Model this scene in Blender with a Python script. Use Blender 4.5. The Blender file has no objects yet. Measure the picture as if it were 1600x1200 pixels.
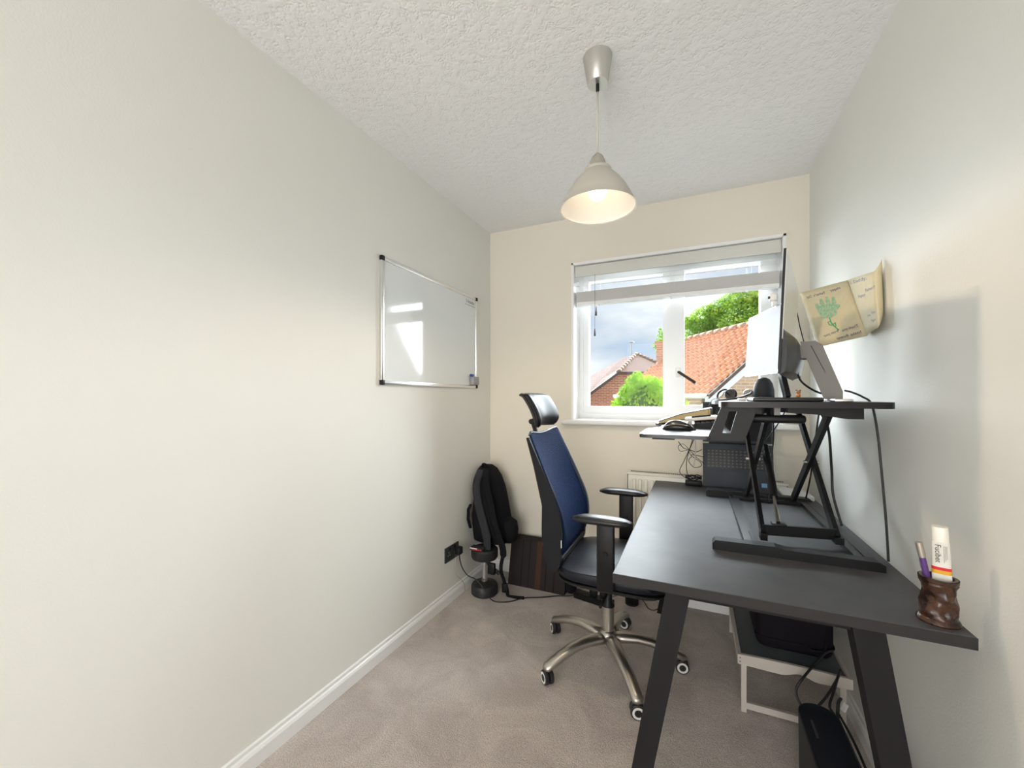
import bpy, bmesh, math, random
from mathutils import Vector, Matrix
random.seed(7)
S = bpy.context.scene
C = S.collection
PI = math.pi
# ------------------------------------------------------------------ camera, sky, sun, lights
CAMZ = 1.215; FOC = 632.0; YAW = math.atan(285/632)
cd = bpy.data.cameras.new('camera'); cam = bpy.data.objects.new('camera', cd); C.objects.link(cam)
cam.location = (0, 0, CAMZ); cam.rotation_euler = (PI/2, 0, YAW)
cd.sensor_width = 36; cd.lens = FOC/1600*36; cd.shift_y = 20/1600; cd.clip_start = .02; cd.clip_end = 500
S.camera = cam
S.view_settings.view_transform = 'Standard'; S.view_settings.look = 'None'
S.view_settings.gamma = 1; S.view_settings.use_curve_mapping = False
S.view_settings.exposure = 0.6

W = bpy.data.worlds.new('sky'); S.world = W; W.use_nodes = True
nt = W.node_tree; nt.nodes.clear()
def nd(t, ty, **kw):
    n = t.nodes.new(ty)
    for k, v in kw.items():
        if k.startswith('_'): setattr(n, k[1:], v)
        else: n.inputs[k.replace('__', ' ')].default_value = v
    return n
tc = nd(nt, 'ShaderNodeTexCoord')
mp = nd(nt, 'ShaderNodeMapping'); mp.inputs['Scale'].default_value = (1, 1, 2.4)
n1 = nd(nt, 'ShaderNodeTexNoise', Scale=3.1, Detail=7, Roughness=.55)
rp = nd(nt, 'ShaderNodeValToRGB')
rp.color_ramp.elements[0].position = .36; rp.color_ramp.elements[0].color = (.46, .57, .72, 1)
rp.color_ramp.elements[1].position = .62; rp.color_ramp.elements[1].color = (.86, .89, .93, 1)
e = rp.color_ramp.elements.new(.47); e.color = (.62, .68, .77, 1)
bg = nd(nt, 'ShaderNodeBackground', Strength=.80)
wo = nd(nt, 'ShaderNodeOutputWorld')
L = nt.links.new
L(tc.outputs['Generated'], mp.inputs[0]); L(mp.outputs[0], n1.inputs[0]); L(n1.outputs['Fac'], rp.inputs[0])
L(rp.outputs[0], bg.inputs[0]); L(bg.outputs[0], wo.inputs[0])

sd = bpy.data.lights.new('sun', 'SUN'); sd.energy = .6; sd.angle = R5 = .09; sd.color = (1, .95, .87)
sun = bpy.data.objects.new('sun', sd); C.objects.link(sun); sun.rotation_euler = (math.radians(48), 0, math.radians(-35))

def area(name, loc, rot, sx, sy, power, col):
    l = bpy.data.lights.new(name, 'AREA'); l.shape = 'RECTANGLE'; l.size = sx; l.size_y = sy; l.energy = power; l.color = col
    o = bpy.data.objects.new(name, l); C.objects.link(o); o.location = loc; o.rotation_euler = rot; return o
# added fill light behind the camera, standing in for a doorway and landing
area('rear_fill', (-.38, -3.2, 1.2), (PI/2, 0, 0), 1.8, 2.2, 54, (1, .995, 1))
# second, wide soft sun added on the window side to brighten the room
gd = bpy.data.lights.new('window_side_fill', 'SUN'); gd.energy = 25.0; gd.angle = math.radians(86); gd.color = (.88, .94, 1)
glow = bpy.data.objects.new('window_side_fill', gd); C.objects.link(glow); glow.rotation_euler = (math.radians(-68), 0, math.radians(3))

# ------------------------------------------------------------------ helpers
SA, CA = math.sin(YAW), math.cos(YAW)
def ray(px):
    u = (px-800)/FOC
    return (-SA+u*CA, CA+u*SA)
def at(px, py, Y):                       # point of a sight line at depth Y
    d = ray(px); t = Y/d[1]; return (d[0]*t, Y, CAMZ+(620-py)*t/FOC)
def atx(px, py, X):
    d = ray(px); t = X/d[0]; return (X, d[1]*t, CAMZ+(620-py)*t/FOC)
def atz(px, py, Z):
    d = ray(px); t = (CAMZ-Z)*FOC/(py-620); return (d[0]*t, d[1]*t, Z)

class MB:
    def __init__(s): s.v = []; s.f = []; s.m = []
    def add(s, v, f, mi=0):
        b = len(s.v); s.v += [tuple(p) for p in v]; s.f += [[b+i for i in q] for q in f]; s.m += [mi]*len(f); return s
    def box(s, x0, x1, y0, y1, z0, z1, mi=0):
        v = [(x, y, z) for z in (z0, z1) for y in (y0, y1) for x in (x0, x1)]
        return s.add(v, [(0,2,3,1),(4,5,7,6),(0,1,5,4),(2,6,7,3),(0,4,6,2),(1,3,7,5)], mi)
    def rbox(s, x0, x1, y0, y1, z0, z1, r=.005, seg=2, mi=0, M=None):
        bm = bmesh.new(); bmesh.ops.create_cube(bm, size=1)
        for v in bm.verts:
            v.co = Vector(((x0+x1)/2+v.co.x*(x1-x0), (y0+y1)/2+v.co.y*(y1-y0), (z0+z1)/2+v.co.z*(z1-z0)))
        bmesh.ops.bevel(bm, geom=bm.edges[:], offset=r, segments=seg, profile=.5, affect='EDGES')
        return s.bm(bm, mi, M)
    def bm(s, bm, mi=0, M=None):
        bm.verts.ensure_lookup_table(); bm.verts.index_update()
        s.add([(M @ v.co if M else v.co)[:] for v in bm.verts], [[v.index for v in f.verts] for f in bm.faces], mi); bm.free(); return s
    def prism(s, pts, d, mi=0):            # polygon (3-D points) extruded by vector d
        n = len(pts); d = Vector(d)
        v = [Vector(p) for p in pts]+[Vector(p)+d for p in pts]
        f = [list(range(n))[::-1], [n+i for i in range(n)]]+[(i, (i+1) % n, n+(i+1) % n, n+i) for i in range(n)]
        return s.add([p[:] for p in v], f, mi)
    def tube(s, pts, r, n=8, mi=0, cap=True, flat=None, up=None):   # r number or list; flat = ratio of second axis
        P = [Vector(p) for p in pts]; k = len(P)
        R = r if isinstance(r, (list, tuple)) else [r]*k
        V = []; N = None
        for i in range(k):
            T = (P[min(i+1, k-1)]-P[max(i-1, 0)]).normalized()
            if N is None:
                a = Vector(up) if up else (Vector((0, 0, 1)) if abs(T.z) < .9 else Vector((1, 0, 0)))
                N = (a-T*a.dot(T)).normalized()
            else:
                N = (N-T*N.dot(T)); N = N.normalized() if N.length > 1e-6 else Vector((1, 0, 0))
            B = T.cross(N)
            for j in range(n):
                th = 2*PI*j/n
                V.append((P[i]+N*(math.cos(th)*R[i]*(flat or 1))+B*(math.sin(th)*R[i]))[:])
        F = [(i*n+j, i*n+(j+1) % n, (i+1)*n+(j+1) % n, (i+1)*n+j) for i in range(k-1) for j in range(n)]
        if cap: F += [list(range(n))[::-1], [(k-1)*n+j for j in range(n)]]
        return s.add(V, F, mi)
    def bar(s, a, b, w, h, up=(0, 0, 1), mi=0):   # rectangular bar a->b, w sideways, h along up
        a = Vector(a); b = Vector(b); T = (b-a).normalized(); U = Vector(up); U = (U-T*U.dot(T)).normalized(); B = T.cross(U)
        v = [(p+B*(i*w/2)+U*(j*h/2))[:] for p in (a, b) for (i, j) in ((-1,-1),(1,-1),(1,1),(-1,1))]
        return s.add(v, [(3,2,1,0),(4,5,6,7),(0,1,5,4),(1,2,6,5),(2,3,7,6),(3,0,4,7)], mi)
    def lathe(s, prof, c=(0, 0, 0), n=32, mi=0, M=None, cap=False):   # prof [(r,z)]
        V = []
        for r, z in prof:
            for j in range(n):
                th = 2*PI*j/n; p = Vector((r*math.cos(th), r*math.sin(th), z))
                if M: p = M @ p
                V.append((p+Vector(c))[:])
        k = len(prof)
        F = [(i*n+j, i*n+(j+1) % n, (i+1)*n+(j+1) % n, (i+1)*n+j) for i in range(k-1) for j in range(n)]
        if cap: F += [list(range(n))[::-1], [(k-1)*n+j for j in range(n)]]
        return s.add(V, F, mi)
    def ball(s, c, r, n=12, mi=0):
        rx, ry, rz = r if isinstance(r, (tuple, list)) else (r, r, r)
        bm = bmesh.new(); bmesh.ops.create_uvsphere(bm, u_segments=n*2, v_segments=n, radius=1)
        for v in bm.verts: v.co = Vector((c[0]+v.co.x*rx, c[1]+v.co.y*ry, c[2]+v.co.z*rz))
        return s.bm(bm, mi)
    def loft(s, rings, mi=0, cap=True):
        n = len(rings[0]); V = [p for r in rings for p in r]; k = len(rings)
        F = [(i*n+j, i*n+(j+1) % n, (i+1)*n+(j+1) % n, (i+1)*n+j) for i in range(k-1) for j in range(n)]
        if cap: F += [list(range(n))[::-1], [(k-1)*n+j for j in range(n)]]
        return s.add(V, F, mi)
    def grid(s, f, nu, nv, mi=0):
        V = [f(i/nu, j/nv) for j in range(nv+1) for i in range(nu+1)]
        F = [(j*(nu+1)+i, j*(nu+1)+i+1, (j+1)*(nu+1)+i+1, (j+1)*(nu+1)+i) for j in range(nv) for i in range(nu)]
        return s.add(V, F, mi)

def wloc(o):
    v = Vector(o.location)
    while o.parent: o = o.parent; v = v+Vector(o.location)
    return v
def mesh(name, mb, mat, parent=None, smooth=False, origin=None, solid=0):
    me = bpy.data.meshes.new(name)
    off = Vector((0, 0, 0))
    if parent: off = wloc(parent)
    if origin is not None: off = Vector(origin)
    me.from_pydata([(Vector(p)-off)[:] for p in mb.v], [], mb.f)
    ms = mat if isinstance(mat, (list, tuple)) else [mat]
    for m in ms: me.materials.append(m)
    for p, mi in zip(me.polygons, mb.m): p.material_index = min(mi, len(ms)-1)
    bm = bmesh.new(); bm.from_mesh(me); bmesh.ops.recalc_face_normals(bm, faces=bm.faces[:]); bm.to_mesh(me); bm.free()
    if smooth is not False:
        for p in me.polygons: p.use_smooth = True
        if smooth is not True: me.set_sharp_from_angle(angle=math.radians(smooth))
    o = bpy.data.objects.new(name, me); C.objects.link(o)
    if parent:
        o.parent = parent; o.location = off-wloc(parent)
    elif origin is not None: o.location = off
    if solid:
        md = o.modifiers.new('solid', 'SOLIDIFY'); md.thickness = solid; md.offset = 0
    return o
def thing(name, loc, label, cat, group=None):
    o = bpy.data.objects.new(name, None); o.empty_display_size = .05; C.objects.link(o); o.location = loc
    o['label'] = label; o['category'] = cat
    if group: o['group'] = group
    return o
def tag(o, label, cat, group=None):
    o['label'] = label; o['category'] = cat
    if group: o['group'] = group
    return o
def struct(o, label=None, cat=None):
    o['kind'] = 'structure'
    if label: o['label'] = label
    if cat: o['category'] = cat
    return o
def spline(P, n=8):                      # Catmull-Rom
    P = [Vector(p) for p in P]; out = []
    for i in range(len(P)-1):
        p0, p1, p2, p3 = P[max(i-1, 0)], P[i], P[i+1], P[min(i+2, len(P)-1)]
        for k in range(n):
            t = k/n
            out.append((.5*((2*p1)+(p2-p0)*t+(2*p0-5*p1+4*p2-p3)*t*t+(3*p1-p0-3*p2+p3)*t**3))[:])
    out.append(P[-1][:]); return out
def text(s, size):
    cu = bpy.data.curves.new('t', 'FONT'); cu.body = s; cu.size = size; cu.resolution_u = 2
    o = bpy.data.objects.new('t', cu); C.objects.link(o)
    bpy.context.view_layer.update()
    me = o.to_mesh(); v = [tuple(p.co) for p in me.vertices]; f = [list(p.vertices) for p in me.polygons]
    o.to_mesh_clear(); bpy.data.objects.remove(o); bpy.data.curves.remove(cu)
    return v, f

# ------------------------------------------------------------------ materials
def mat(name, col, rough=.5, metal=0, spec=.5, bump=None, var=None, coat=0, emit=None, sheen=0):
    m = bpy.data.materials.new(name); m.use_nodes = True; t = m.node_tree; b = t.nodes['Principled BSDF']
    b.inputs['Base Color'].default_value = (*col, 1); b.inputs['Roughness'].default_value = rough
    b.inputs['Metallic'].default_value = metal; b.inputs['Specular IOR Level'].default_value = spec
    b.inputs['Coat Weight'].default_value = coat; b.inputs['Sheen Weight'].default_value = sheen
    if emit: b.inputs['Emission Color'].default_value = (*emit[0], 1); b.inputs['Emission Strength'].default_value = emit[1]
    tcn = t.nodes.new('ShaderNodeTexCoord')
    if var:                              # (colour2, scale, lo, hi)
        n = nd(t, 'ShaderNodeTexNoise', Scale=var[1], Detail=5, Roughness=.6)
        r = t.nodes.new('ShaderNodeValToRGB'); r.color_ramp.elements[0].position = var[2]; r.color_ramp.elements[1].position = var[3]
        r.color_ramp.elements[0].color = (*col, 1); r.color_ramp.elements[1].color = (*var[0], 1)
        t.links.new(tcn.outputs['Object'], n.inputs[0]); t.links.new(n.outputs['Fac'], r.inputs[0]); t.links.new(r.outputs[0], b.inputs['Base Color'])
    if bump:                             # (scale, strength, distance)
        n = nd(t, 'ShaderNodeTexNoise', Scale=bump[0], Detail=3, Roughness=.6)
        u = nd(t, 'ShaderNodeBump', Strength=bump[1], Distance=bump[2])
        t.links.new(tcn.outputs['Object'], n.inputs[0]); t.links.new(n.outputs['Fac'], u.inputs['Height']); t.links.new(u.outputs[0], b.inputs['Normal'])
    return m
wall_m = mat('wall_paint', (.815, .81, .765), .8, bump=(190, .22, .002), var=((.805, .80, .75), 1.3, .3, .7))
back_m = mat('back_wall_shaded', (.78, .735, .63), .8, bump=(190, .22, .002), var=((.77, .72, .61), 1.3, .3, .7))  # creamier, darker copy of the wall paint, its shading put into the colour
white_m = mat('white_gloss', (.86, .86, .85), .3)
upvc = mat('white_plastic', (.85, .87, .88), .28)
black = mat('black_plastic', (.010, .010, .011), .42, spec=.22)
blackm = mat('black_metal', (.010, .010, .011), .45, spec=.25, bump=(600, .15, .0006))
soft = mat('black_fabric', (.010, .010, .012), .9, spec=.12, bump=(420, .5, .001))
softg = mat('grey_webbing', (.035, .035, .04), .85, spec=.15, bump=(500, .5, .001))
leather = mat('black_leather', (.008, .009, .014), .42, spec=.26, bump=(260, .2, .0008))
chrome = mat('satin_steel', (.50, .47, .43), .36, 1)
alu = mat('brushed_aluminium', (.80, .80, .80), .28, 1)
grey = mat('grey_plastic', (.30, .29, .28), .4)
cable = mat('cable_black', (.012, .012, .013), .45)

# ceiling with stippled texture
ceil_m = mat('stippled_ceiling', (.92, .92, .92), .85)
t = ceil_m.node_tree; b = t.nodes['Principled BSDF']; tcn = t.nodes['Texture Coordinate']
v = nd(t, 'ShaderNodeTexVoronoi', Scale=125, Randomness=1.0); v.feature = 'SMOOTH_F1'; v.inputs['Smoothness'].default_value = .35
n = nd(t, 'ShaderNodeTexNoise', Scale=32, Detail=3)
mx = nd(t, 'ShaderNodeMath', _operation='MULTIPLY'); bu = nd(t, 'ShaderNodeBump', Strength=.75, Distance=.0035); bu.invert = True
mr = nd(t, 'ShaderNodeMapRange'); mr.inputs['From Min'].default_value = .4; mr.inputs['From Max'].default_value = .62
wp = nd(t, 'ShaderNodeVectorMath', _operation='ADD'); nn = nd(t, 'ShaderNodeTexNoise', Scale=18, Detail=2)
sc = nd(t, 'ShaderNodeVectorMath', _operation='SCALE'); sc.inputs['Scale'].default_value = .03
t.links.new(tcn.outputs['Object'], nn.inputs[0]); t.links.new(nn.outputs['Color'], sc.inputs[0])
t.links.new(tcn.outputs['Object'], wp.inputs[0]); t.links.new(sc.outputs[0], wp.inputs[1])
t.links.new(wp.outputs[0], v.inputs['Vector']); t.links.new(tcn.outputs['Object'], n.inputs[0])
t.links.new(n.outputs['Fac'], mr.inputs[0]); t.links.new(v.outputs['Distance'], mx.inputs[0]); t.links.new(mr.outputs[0], mx.inputs[1])
t.links.new(mx.outputs[0], bu.inputs['Height']); t.links.new(bu.outputs[0], b.inputs['Normal'])

# carpet
carpet = mat('carpet', (.36, .31, .27), .95, sheen=.2)
t = carpet.node_tree; b = t.nodes['Principled BSDF']; tcn = t.nodes['Texture Coordinate']
n1 = nd(t, 'ShaderNodeTexNoise', Scale=4.5, Detail=6, Roughness=.65, Distortion=.8); n2 = nd(t, 'ShaderNodeTexNoise', Scale=230, Detail=3)
n3 = nd(t, 'ShaderNodeTexNoise', Scale=45, Detail=3, Roughness=.7)
r1 = nd(t, 'ShaderNodeValToRGB'); r1.color_ramp.elements[0].position = .35; r1.color_ramp.elements[1].position = .66
r1.color_ramp.elements[0].color = (.50, .43, .385, 1); r1.color_ramp.elements[1].color = (.68, .60, .54, 1)
r2 = nd(t, 'ShaderNodeValToRGB'); r2.color_ramp.elements[0].position = .3; r2.color_ramp.elements[1].position = .7
r2.color_ramp.elements[0].color = (.62, .62, .62, 1); r2.color_ramp.elements[1].color = (1.15, 1.15, 1.15, 1)
mm = nd(t, 'ShaderNodeMix', _data_type='RGBA', _blend_type='MULTIPLY'); mm.inputs[0].default_value = 1
ad = nd(t, 'ShaderNodeMath', _operation='ADD'); bu = nd(t, 'ShaderNodeBump', Strength=.9, Distance=.006)
for q in (n1, n2, n3): t.links.new(tcn.outputs['Object'], q.inputs[0])
t.links.new(n1.outputs['Fac'], r1.inputs[0]); t.links.new(n2.outputs['Fac'], r2.inputs[0])
t.links.new(r1.outputs[0], mm.inputs[6]); t.links.new(r2.outputs[0], mm.inputs[7]); t.links.new(mm.outputs[2], b.inputs['Base Color'])
t.links.new(n2.outputs['Fac'], ad.inputs[0]); t.links.new(n3.outputs['Fac'], ad.inputs[1]); t.links.new(ad.outputs[0], bu.inputs['Height']); t.links.new(bu.outputs[0], b.inputs['Normal'])

def glass_mat():
    m = bpy.data.materials.new('window_glass'); m.use_nodes = True; t = m.node_tree; t.nodes.clear()
    f = nd(t, 'ShaderNodeFresnel', IOR=1.18); tr = t.nodes.new('ShaderNodeBsdfTransparent'); gl = nd(t, 'ShaderNodeBsdfGlossy', Roughness=.02)
    tr.inputs[0].default_value = (.97, .985, .98, 1)
    mi = t.nodes.new('ShaderNodeMixShader'); o = t.nodes.new('ShaderNodeOutputMaterial')
    t.links.new(f.outputs[0], mi.inputs[0]); t.links.new(tr.outputs[0], mi.inputs[1]); t.links.new(gl.outputs[0], mi.inputs[2]); t.links.new(mi.outputs[0], o.inputs[0]); return m
glass = glass_mat()

# ------------------------------------------------------------------ room shell
XL, XR, YB, YR, ZC = -1.326, .5485, 2.564, -3.4, 2.378
WX0, WX1, WZ0, WZ1 = -.719, .433, 1.069, 2.073       # window opening
T = .28
struct(mesh('floor', MB().box(XL-.1, XR+.1, YR-.1, YB+.1, -.1, 0), carpet))
struct(mesh('ceiling', MB().box(XL-.1, XR+.1, YR-.1, YB+T, ZC, ZC+.1), ceil_m))
struct(mesh('wall_left', MB().box(XL-.1, XL, YR-.1, YB, 0, ZC), wall_m))
struct(mesh('wall_right', MB().box(XR, XR+.1, YR-.1, YB, 0, ZC), wall_m))
struct(mesh('wall_rear', MB().box(XL, XR, YR-.1, YR, 0, ZC), wall_m))
w = MB().box(XL-.1, WX0, YB, YB+T, 0, ZC).box(WX1, XR+.1, YB, YB+T, 0, ZC).box(WX0, WX1, YB, YB+T, 0, WZ0-.03).box(WX0, WX1, YB, YB+T, WZ1, ZC)
struct(mesh('wall_back', w, back_m))
# white painted lining of the window recess
FY = 2.70
w = MB().box(WX0, WX0+.004, YB-.001, FY, WZ0, WZ1).box(WX1-.004, WX1, YB-.001, FY, WZ0, WZ1).box(WX0, WX1, YB-.001, FY, WZ1-.004, WZ1)
w.box(WX0-.012, WX0, YB-.003, YB, WZ0, WZ1+.012).box(WX1, WX1+.012, YB-.003, YB, WZ0, WZ1+.012).box(WX0-.012, WX1+.012, YB-.003, YB, WZ1, WZ1+.012)
struct(mesh('trim_1', w, white_m))
# window board
w = MB().rbox(-.79, .505, YB-.047, YB, WZ0-.032, WZ0, .012, 3).box(WX0, WX1, YB-.01, FY, WZ0-.03, WZ0)
struct(mesh('trim_2', w, white_m, smooth=40))
# baseboards : ogee-ish profile
def base(name, a, b, inward, k=.075, th=.016):
    a = Vector(a); b = Vector(b); i = Vector(inward)
    prof = [(0, 0), (th, 0), (th, k*.62), (th*.75, k*.74), (th*.45, k*.8), (th*.4, k*.95), (0, k)]
    pts = [a+i*p+Vector((0, 0, z)) for p, z in prof]
    return struct(mesh(name, MB().prism(pts, b-a), white_m))
base('baseboard_left', (XL, YR, 0), (XL, YB, 0), (1, 0, 0))
base('baseboard_back', (XL+.016, YB, 0), (XR-.016, YB, 0), (0, -1, 0))
base('baseboard_right', (XR, YR, 0), (XR, YB, 0), (-1, 0, 0))

# ------------------------------------------------------------------ window
win = thing('window_1', (-.14, FY, WZ0), 'white double casement window over the sill', 'window'); win['kind'] = 'structure'
def frame_mb(x0, x1, z0, z1, y0, y1, wl, wr, wb, wt):
    m = MB()
    m.box(x0, x0+wl, y0, y1, z0, z1).box(x1-wr, x1, y0, y1, z0, z1)
    m.box(x0+wl, x1-wr, y0, y1, z0, z0+wb).box(x0+wl, x1-wr, y0, y1, z1-wt, z1); return m
a, b_ = WX0+.004, WX1-.004
m = frame_mb(a, b_, WZ0, WZ1-.004, FY, FY+.07, .026, .026, .035, .035)
m.box(-.163, -.108, FY, FY+.07, WZ0+.035, WZ1-.04)
mesh('outer_frame', m, upvc, win)
m = frame_mb(a+.026, -.163, WZ0+.035, WZ1-.04, FY+.014, FY+.06, .036, .018, .045, .04)
m.box(a+.062, -.181, FY+.008, FY+.016, WZ0+.074, WZ0+.084)
mesh('fixed_frame', m, upvc, win)
m = frame_mb(-.118, b_-.02, WZ0+.028, WZ1-.033, FY-.012, FY+.055, .058, .062, .062, .05)
mm_ = frame_mb(-.066, b_-.076, WZ0+.084, WZ1-.077, FY-.004, FY+.05, .01, .01, .01, .01)
m.add(mm_.v, mm_.f)
mesh('sash_frame', m, upvc, win)
mesh('pane', MB().box(-.655, -.18, FY+.035, FY+.039, WZ0+.08, WZ1-.08), glass, win)
mesh('pane', MB().box(-.058, .352, FY+.03, FY+.034, WZ0+.09, WZ1-.08), glass, win)
h = mesh('handle', MB().rbox(-.106, -.076, FY-.028, FY-.012, 1.335, 1.395, .006).lathe([(.0, 0), (.011, 0), (.011, .02), (0, .02)], (-.088, FY-.026, 1.365), 16, M=Matrix.Rotation(PI/2, 4, 'X')), upvc, win, 40)
mesh('lever', MB().bar((-.088, FY-.05, 1.366), (.005, FY-.062, 1.298), .016, .012, (0, 1, 0)), black, h)
mesh('lock_button', MB().ball((-.088, FY-.049, 1.365), .007, 8), black, h)

# ------------------------------------------------------------------ venetian blind
blind_m = mat('blind_slat', (.80, .79, .76), .5)
bl_m = mat('blind_valance', (.66, .655, .60), .55, bump=(80, .2, .001))
bl = thing('venetian_blind', (-.143, 2.61, 2.06), 'off-white wooden venetian blind drawn up at the top of the window', 'blind')
mesh('valance', MB().rbox(WX0+.006, WX1-.006, 2.583, 2.592, 1.995, 2.066, .002), bl_m, bl)
mesh('head_rail', MB().box(WX0+.01, WX1-.01, 2.594, 2.645, 2.03, 2.066), blind_m, bl)
def slat(z, tilt=0):
    y0, y1 = 2.596, 2.646
    return MB().add([(x, y, z+dz+(y-2.62)*tilt) for x in (WX0+.012, WX1-.012) for (y, dz) in ((y0, 0), (2.62, .0016), (y1, 0), (y1, .0026), (2.62, .0042), (y0, .0026))],
        [(0,1,2,3,4,5), (11,10,9,8,7,6)]+[(i, 6+i, 6+(i+1) % 6, (i+1) % 6) for i in range(6)])
for z in (1.972, 1.942): mesh('slat', slat(z, .27), blind_m, bl)
for i in range(16): mesh('slat', slat(1.836+i*.0042), blind_m, bl)
mesh('bottom_rail', MB().rbox(WX0+.012, WX1-.012, 2.594, 2.648, 1.813, 1.835, .004), white_m, bl)
for x in (-.56, -.13, .27):
    m = MB(); k = MB()
    for y in (2.594, 2.649): m.tube([(x, y, 1.82), (x, y, 2.03)], .0009, 5)
    m.tube([(x+.02, 2.594, 1.82), (x+.02, 2.594, 2.03)], .0009, 5)
    k.lathe([(0, 0), (.006, .0), (.007, .006), (.004, .01), (0, .01)], (x, 2.615, 1.804), 12).ball((x, 2.603, 1.806), .004, 6)
    mesh('ladder_cord', m, white_m, bl)['kind'] = 'stuff'; mesh('cord_button', k, white_m, bl)
for (px, y0, y1, Yc) in ((931.5, 479, 493, 2.585), (929.5, 513, 525, 2.580)):
    p = at(px, y0, Yc); q = at(px, y1, Yc)
    c_ = mesh('pull_cord', MB().tube([(p[0], Yc, 2.0), p], .0008, 5), white_m if y0 < 500 else black, bl)
    mesh('tassel', MB().lathe([(.002, p[2]-q[2]), (.0045, .03), (.0075, 0), (0, 0)], q, 12), mat('tassel_grey', (.07, .065, .065), .5), c_, 40)

# ------------------------------------------------------------------ ceiling pendant
LX, LY = -.302, 1.382
satin = mat('satin_nickel', (.62, .60, .57), .38, .9)
shade_o = mat('shade_enamel', (.50, .475, .41), .42, spec=.4)
shade_i = mat('shade_white_inside', (.93, .9, .83), .5)
lamp = thing('pendant_lamp', (LX, LY, ZC), 'cream bell shaped metal pendant lamp hanging lit from the ceiling', 'lamp')
mesh('canopy', MB().lathe([(0, 0), (.048, 0), (.049, -.003), (.0345, -.092), (.033, -.094), (0, -.094)], (LX, LY, ZC), 40), satin, lamp, 40)
mesh('cord_grip', MB().lathe([(.006, 0), (.006, -.022), (.004, -.026), (0, -.026)], (LX, LY, ZC-.094), 16), black, lamp, 40)
mesh('cord', MB().tube([(LX, LY, ZC-.115), (LX, LY, 2.04)], .0028, 8), mat('cord_beige', (.58, .53, .45), .6), lamp, True)
mesh('shade_cap', MB().lathe([(.0, 2.047), (.008, 2.046), (.018, 2.036), (.026, 2.018), (.031, 1.996), (.0, 1.996)], (LX, LY, 0), 32), mat('cap_stone', (.36, .34, .29), .5), lamp, 40)
prof = [(.030, 1.999), (.040, 1.997), (.046, 1.990), (.046, 1.982), (.056, 1.972), (.078, 1.948), (.099, 1.917), (.115, 1.886), (.126, 1.862), (.130, 1.858)]
sh = mesh('shade', MB().lathe(prof, (LX, LY, 0), 64), shade_o, lamp, 40)
inn = [(r-.002, z-.0015) for r, z in prof[:-1]]+[(.130, 1.858)]
mesh('shade_lining', MB().lathe(inn, (LX, LY, 0), 64), shade_i, sh, 40)
mesh('bulb_holder', MB().lathe([(0, 1.995), (.02, 1.995), (.02, 1.955), (0, 1.955)], (LX, LY, 0), 20), white_m, lamp, 40)
bulb_m = mat('lit_bulb', (1, .95, .85), .3, emit=((1, .84, .66), 3.2))
mesh('bulb', MB().lathe([(.012, 1.957), (.018, 1.945), (.028, 1.928), (.030, 1.915), (.027, 1.901), (.018, 1.892), (0, 1.889)], (LX, LY, 0), 24), bulb_m, lamp, True)
sl = bpy.data.lights.new('bulb_light', 'SPOT'); sl.energy = 8.5; sl.spot_size = math.radians(165); sl.spot_blend = .35; sl.shadow_soft_size = .028; sl.color = (1, .80, .55)
so = bpy.data.objects.new('bulb_light', sl); C.objects.link(so); so.location = (LX, LY, 1.872)

# ------------------------------------------------------------------ whiteboard
wb = thing('whiteboard', (XL, 1.9, 1.57), 'aluminium framed whiteboard hung on the left wall', 'whiteboard')
y0, y1, z0, z1 = 1.449, 2.351, 1.271, 1.869
bd = mat('whiteboard_surface', (.80, .83, .83), .06, spec=.5)
mesh('board', MB().box(XL, XL+.009, y0+.01, y1-.01, z0+.01, z1-.01), bd, wb)
for q in ((y0, y1, z1-.02, z1), (y0, y1, z0, z0+.02)):
    mesh('frame_rail', MB().rbox(XL, XL+.016, q[0]+.02, q[1]-.02, q[2], q[3], .004), alu, wb, 40)
for q in ((y0, y0+.02), (y1-.02, y1)):
    mesh('frame_rail', MB().rbox(XL, XL+.016, q[0], q[1], z0+.02, z1-.02, .004), alu, wb, 40)
for yy in (y0-.001, y1-.021):
    for zz in (z0-.001, z1-.023):
        mesh('corner_cap', MB().rbox(XL, XL+.019, yy, yy+.022, zz, zz+.024, .005), black, wb, 40)
v, f = text('To Remember', .03)
m = MB().add([(XL+.0095, 2.21+p[0]*.62, 1.815+p[1]) for p in v], f)
m.bar((XL+.0095, 2.2, 1.803), (XL+.0095, 2.33, 1.800), .0006, .002)
mesh('handwriting', m, mat('marker_ink', (.03, .03, .05), .5), wb)
tag(mesh('board_eraser', MB().rbox(XL+.012, XL+.042, 2.255, 2.325, 1.292, 1.345, .004), mat('eraser_grey', (.33, .33, .34), .6), smooth=40), 'grey square eraser stuck at the lower corner of the whiteboard', 'eraser')
tag(mesh('marker_pen', MB().tube([(XL+.03, 2.238, 1.352), (XL+.03, 2.262, 1.352), (XL+.03, 2.27, 1.352)], [.009, .009, .007], 12), mat('marker_blue', (.01, .07, .32), .4), smooth=40), 'blue marker cap end resting on the whiteboard eraser', 'marker pen')

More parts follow.
